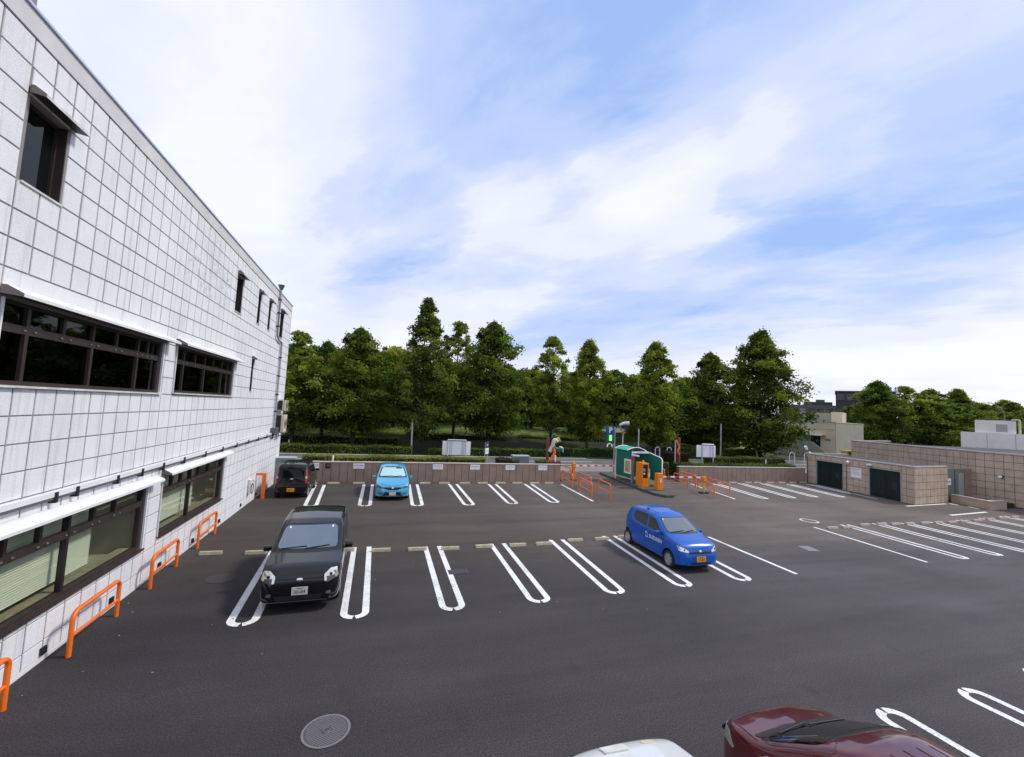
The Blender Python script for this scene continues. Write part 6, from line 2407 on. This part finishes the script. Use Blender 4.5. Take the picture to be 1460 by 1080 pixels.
# --- blue kei hatchback
kei = dict(name='hatchback', L=3.395, W=1.475, paint='paint_blue', wr=.265, wheels=(.63, 3.08), tumble=.24, crown=.03, wheel_style='cap',
           top=[(0, .48), (.02, .58), (.06, .70), (.14, .80), (.30, .87), (.70, .96), (.80, .99), (1.45, 1.36), (1.75, 1.45), (2.2, 1.49), (2.8, 1.46), (3.08, 1.38), (3.26, 1.02), (3.37, .78), (3.395, .5)],
           belt=[(0, .48), (.2, .74), (.8, .88), (2.3, .94), (3.0, 1.02), (3.395, 1.04)],
           plan=[(0, .50), (.02, .57), (.07, .65), (.16, .70), (.35, .73), (.6, .7375), (2.9, .7375), (3.15, .72), (3.34, .66), (3.395, .58)],
           bottom=[(0, .24), (.3, .17), (3.1, .18), (3.395, .28)],
           side_windows=[[(1.02, .93), (1.83, .95), (1.83, 1.34), (1.50, 1.30)], [(1.93, .96), (2.55, .99), (2.78, 1.12), (2.72, 1.33), (1.93, 1.36)]],
           side_trim=[], seams=[[(.98, .30), (.96, .86)], [(1.88, .28), (1.88, 1.38)], [(2.62, .62), (2.7, .98)], [(.98, .28), (2.55, .28)]],
           handles=[(1.76, .84), (2.58, .88)], mirror=(1.10, .93), mirror_mat='paint_blue',
           windshield=[(-.58, 1.03), (.58, 1.03), (.475, 1.345), (-.475, 1.345)], windshield_trim=[(-.62, 1.0), (.62, 1.0), (.50, 1.37), (-.50, 1.37)],
           rear_window=[(-.5, 1.05), (.5, 1.05), (.44, 1.33), (-.44, 1.33)],
           headlights=[[(-.69, .66), (-.42, .62), (-.42, .67), (-.55, .74), (-.685, .80)]], bulb=.025,
           taillights=[[(-.68, .75), (-.58, .75), (-.58, 1.0), (-.64, 1.0)]],
           patches=[('grille', 'front', [(-.40, .58), (.40, .58), (.40, .64), (-.40, .64)], 'trim_black', .004, .01),
                    ('lower_grille', 'front', [(-.40, .27), (.40, .27), (.34, .33), (-.34, .33)], 'trim_black', .004, .02),
                    ('emblem', 'front', [(-.045, .63), (.045, .63), (.045, .69), (-.045, .69)], 'chrome', .014, .02),
                    ('roof_antenna_base', 'top', [(-.5, 2.1), (-.46, 2.1), (-.46, 2.2), (-.5, 2.2)], 'trim_black', .02, .01),
                    ('inspection_sticker', 'front', [(-.45, 1.30), (-.42, 1.30), (-.42, 1.33), (-.45, 1.33)], 'sign_white', .009, .005)],
           lines=[('bonnet_seam', 'front', [(-.56, .78), (0, .70), (.56, .78)], .008, 'trim_black'), ('crease', 'left', [(1.0, .80), (2.9, .90)], .006, 'paint_blue'),
                  ('roof_seam', 'top', [(-.42, 1.7), (-.40, 2.9)], .012, 'trim_black'), ('roof_seam', 'top', [(.42, 1.7), (.40, 2.9)], .012, 'trim_black')],
           plate_front=(0.0, .43), plate_rear=(0, .7), plate_mat='plate_yellow', plate_text='17-81', wz=1.02, wipers=[(-.50, 0), (-.02, .42)])
KEI_LOC, KEI_RZ = (9.85, 11.34), radians(-1.0)
kt, kb = make_car(kei, 'bright blue kei hatchback with white company lettering on its door, middle row', 'car', KEI_LOC, KEI_RZ)
# company lettering on the left doors
me = text_mb('SUZUKEN', .155, .004)
vmin = min(v.co.x for v in me.vertices)
for v in me.vertices:
    u = 1.33 - v.co.x * 1.05
    p = shoot(kb, 'left', u, .68 + v.co.y, .003 + max(0, v.co.z))
    v.co = p
me.materials.clear()
me.materials.append(MATS['decal_white'])
link('door_lettering', me, kt)
m = MB()
for c0, a0, a1, s in (((1.86, .735), -.6, 3.6, 1), ((1.83, .655), 2.5, 6.8, 1)):
    pts = []
    for i in range(13):
        a = a0 + (a1 - a0) * i / 12
        pts.append((c0[0] + cos(a) * .05, c0[1] + sin(a) * .045))
    q = seam(kb, 'left', pts, .03, .003)
    m.add(q.v, q.f)
m.build('door_logo', 'decal_white', kt)
# --- small black van seen from behind
kv = dict(name='kei_van', L=3.395, W=1.475, paint='paint_black_kei', wr=.27, wheels=(.60, 2.95), tumble=.13, crown=.03, wheel_style='cap',
          top=[(0, .55), (.02, .66), (.06, .80), (.14, .88), (.5, 1.0), (.62, 1.04), (1.05, 1.45), (1.3, 1.58), (1.8, 1.64), (2.8, 1.63), (3.15, 1.58), (3.27, 1.42), (3.34, 1.0), (3.38, .8), (3.395, .45)],
          belt=[(0, .55), (.2, .8), (3.395, .98)],
          plan=[(0, .54), (.02, .60), (.08, .68), (.2, .72), (.5, .7375), (3.0, .7375), (3.25, .725), (3.37, .68), (3.395, .62)],
          bottom=[(0, .26), (.3, .19), (3.1, .2), (3.395, .26)],
          side_windows=[[(.78, 1.0), (1.65, 1.0), (1.65, 1.47), (1.15, 1.44)], [(1.75, 1.0), (2.5, 1.0), (2.5, 1.50), (1.75, 1.50)], [(2.58, 1.02), (3.05, 1.05), (3.0, 1.48), (2.58, 1.5)]],
          seams=[[(.75, .3), (.75, .95)], [(1.7, .3), (1.7, 1.55)], [(2.54, .35), (2.54, 1.55)]], handles=[(1.6, .88), (1.85, .88)], mirror=(.9, 1.02),
          windshield=[(-.6, 1.08), (.6, 1.08), (.54, 1.48), (-.54, 1.48)], windshield_trim=[(-.64, 1.05), (.64, 1.05), (.57, 1.52), (-.57, 1.52)],
          rear_window=[(-.58, 1.02), (.58, 1.02), (.53, 1.47), (-.53, 1.47)],
          headlights=[[(-.68, .66), (-.46, .66), (-.46, .80), (-.66, .80)]],
          taillights=[[(-.705, .72), (-.625, .72), (-.62, .95), (-.60, 1.4), (-.645, 1.42), (-.69, 1.0)]], tail_mat='lamp_red',
          patches=[('reversing_light', 'rear', [(-.685, .95), (-.60, .95), (-.60, 1.06), (-.68, 1.06)], 'lamp_pink', .012, .02), ('reversing_light', 'rear', [(.60, .95), (.685, .95), (.68, 1.06), (.60, 1.06)], 'lamp_pink', .012, .02),
                   ('emblem', 'rear', [(-.06, .90), (.06, .90), (.06, .96), (-.06, .96)], 'chrome', .012, .02)],
          lines=[('bumper_seam', 'rear', [(-.70, .60), (.70, .60)], .02, 'pipe_grey'), ('tailgate_seam', 'rear', [(-.60, 1.52), (.60, 1.52)], .01, 'trim_black')],
          plate_front=(0.0, .4), plate_rear=(0, .42), plate_mat='plate_yellow', plate_text='58-21', wz=1.06, wipers=[(-.5, 0)])
make_car(kv, 'small black van with yellow plate parked nose in beside the white building', 'van', (-3.95, 26.5), pi)
# --- maroon car, only its front half in view
suv = dict(name='sport_utility_car', L=4.4, W=1.72, paint='paint_maroon', wr=.34, wheels=(.85, 3.45), tumble=.42, crown=.035,
           top=[(0, .60), (.02, .70), (.07, .82), (.16, .88), (.4, .95), (.60, .99), (.70, 1.02), (1.38, 1.42), (1.6, 1.49), (2.2, 1.54), (3.5, 1.50), (3.9, 1.4), (4.2, 1.05), (4.38, .8), (4.4, .5)],
           belt=[(0, .6), (.2, .85), (1.0, .94), (4.4, 1.0)],
           plan=[(0, .40), (.02, .52), (.07, .64), (.16, .72), (.35, .79), (.65, .84), (1.0, .86), (3.6, .86), (4.1, .82), (4.36, .74), (4.4, .66)],
           bottom=[(0, .3), (.3, .22), (4.1, .24), (4.4, .34)],
           side_windows=[[(.95, .99), (2.10, 1.0), (2.10, 1.40), (1.48, 1.38)], [(2.18, 1.0), (3.2, 1.02), (3.1, 1.38), (2.18, 1.41)]],
           seams=[[(1.1, .4), (1.05, .92)], [(2.14, .4), (2.14, 1.42)], [(3.25, .6), (3.25, 1.0)]], handles=[(2.2, .95), (3.1, .98)], mirror=(1.0, .97),
           windshield=[(-.70, 1.05), (.70, 1.05), (.57, 1.40), (-.57, 1.40)], windshield_trim=[(-.76, 1.03), (.76, 1.03), (.61, 1.44), (-.61, 1.44)], wind_mat='car_glass',
           rear_window=[(-.6, 1.1), (.6, 1.1), (.5, 1.38), (-.5, 1.38)],
           headlights=[[(-.80, .70), (-.55, .66), (-.50, .76), (-.74, .84)]], taillights=[[(-.8, .9), (-.62, .9), (-.62, 1.1), (-.78, 1.15)]],
           patches=[('grille', 'front', [(-.48, .45), (.48, .45), (.48, .68), (-.48, .68)], 'trim_black', .006, .03),
                    ('cowl_panel', 'top', [(-.70, .60), (.70, .60), (.67, .71), (-.67, .71)], 'bronze_dark', .005, .04)],
           lines=[('bonnet_seam', 'top', [(-.66, .25), (-.74, .7)], .008, 'trim_black'), ('bonnet_seam', 'top', [(.66, .25), (.74, .7)], .008, 'trim_black')] +
                 [('roof_rib', 'top', [(x, 1.75), (x, 3.4)], .035, 'paint_maroon') for x in (-.38, -.19, 0, .19, .38)],
           plate_front=(0.0, .4), plate_rear=(0, .8), plate_mat='plate_white', plate_text=None, wz=1.05, wipers=[(-.6, 0), (-.02, .5)])
st, sb = make_car(suv, 'maroon car with ribbed roof at the bottom edge of the view', 'car', (5.27, 4.93), pi)
# --- white car at the very bottom
wc = dict(kei)
wc.update(name='hatchback', paint='paint_white_car', plate_text=None, lines=[], mirror_mat='paint_white_car',
          patches=[('grille', 'front', [(-.40, .58), (.40, .58), (.40, .64), (-.40, .64)], 'trim_black', .004, .01),
                   ('bonnet_scoop', 'top', [(.0, .24), (.30, .22), (.30, .36), (.0, .38)], 'weathered_white', .02, .015),
                   ('bonnet_sticker', 'top', [(-.42, .22), (-.25, .20), (-.22, .30), (-.40, .32)], 'cream', .006, .04)])
make_car(wc, 'white car of which only the bonnet tip shows at the bottom edge', 'car', (3.00, 4.93), pi)
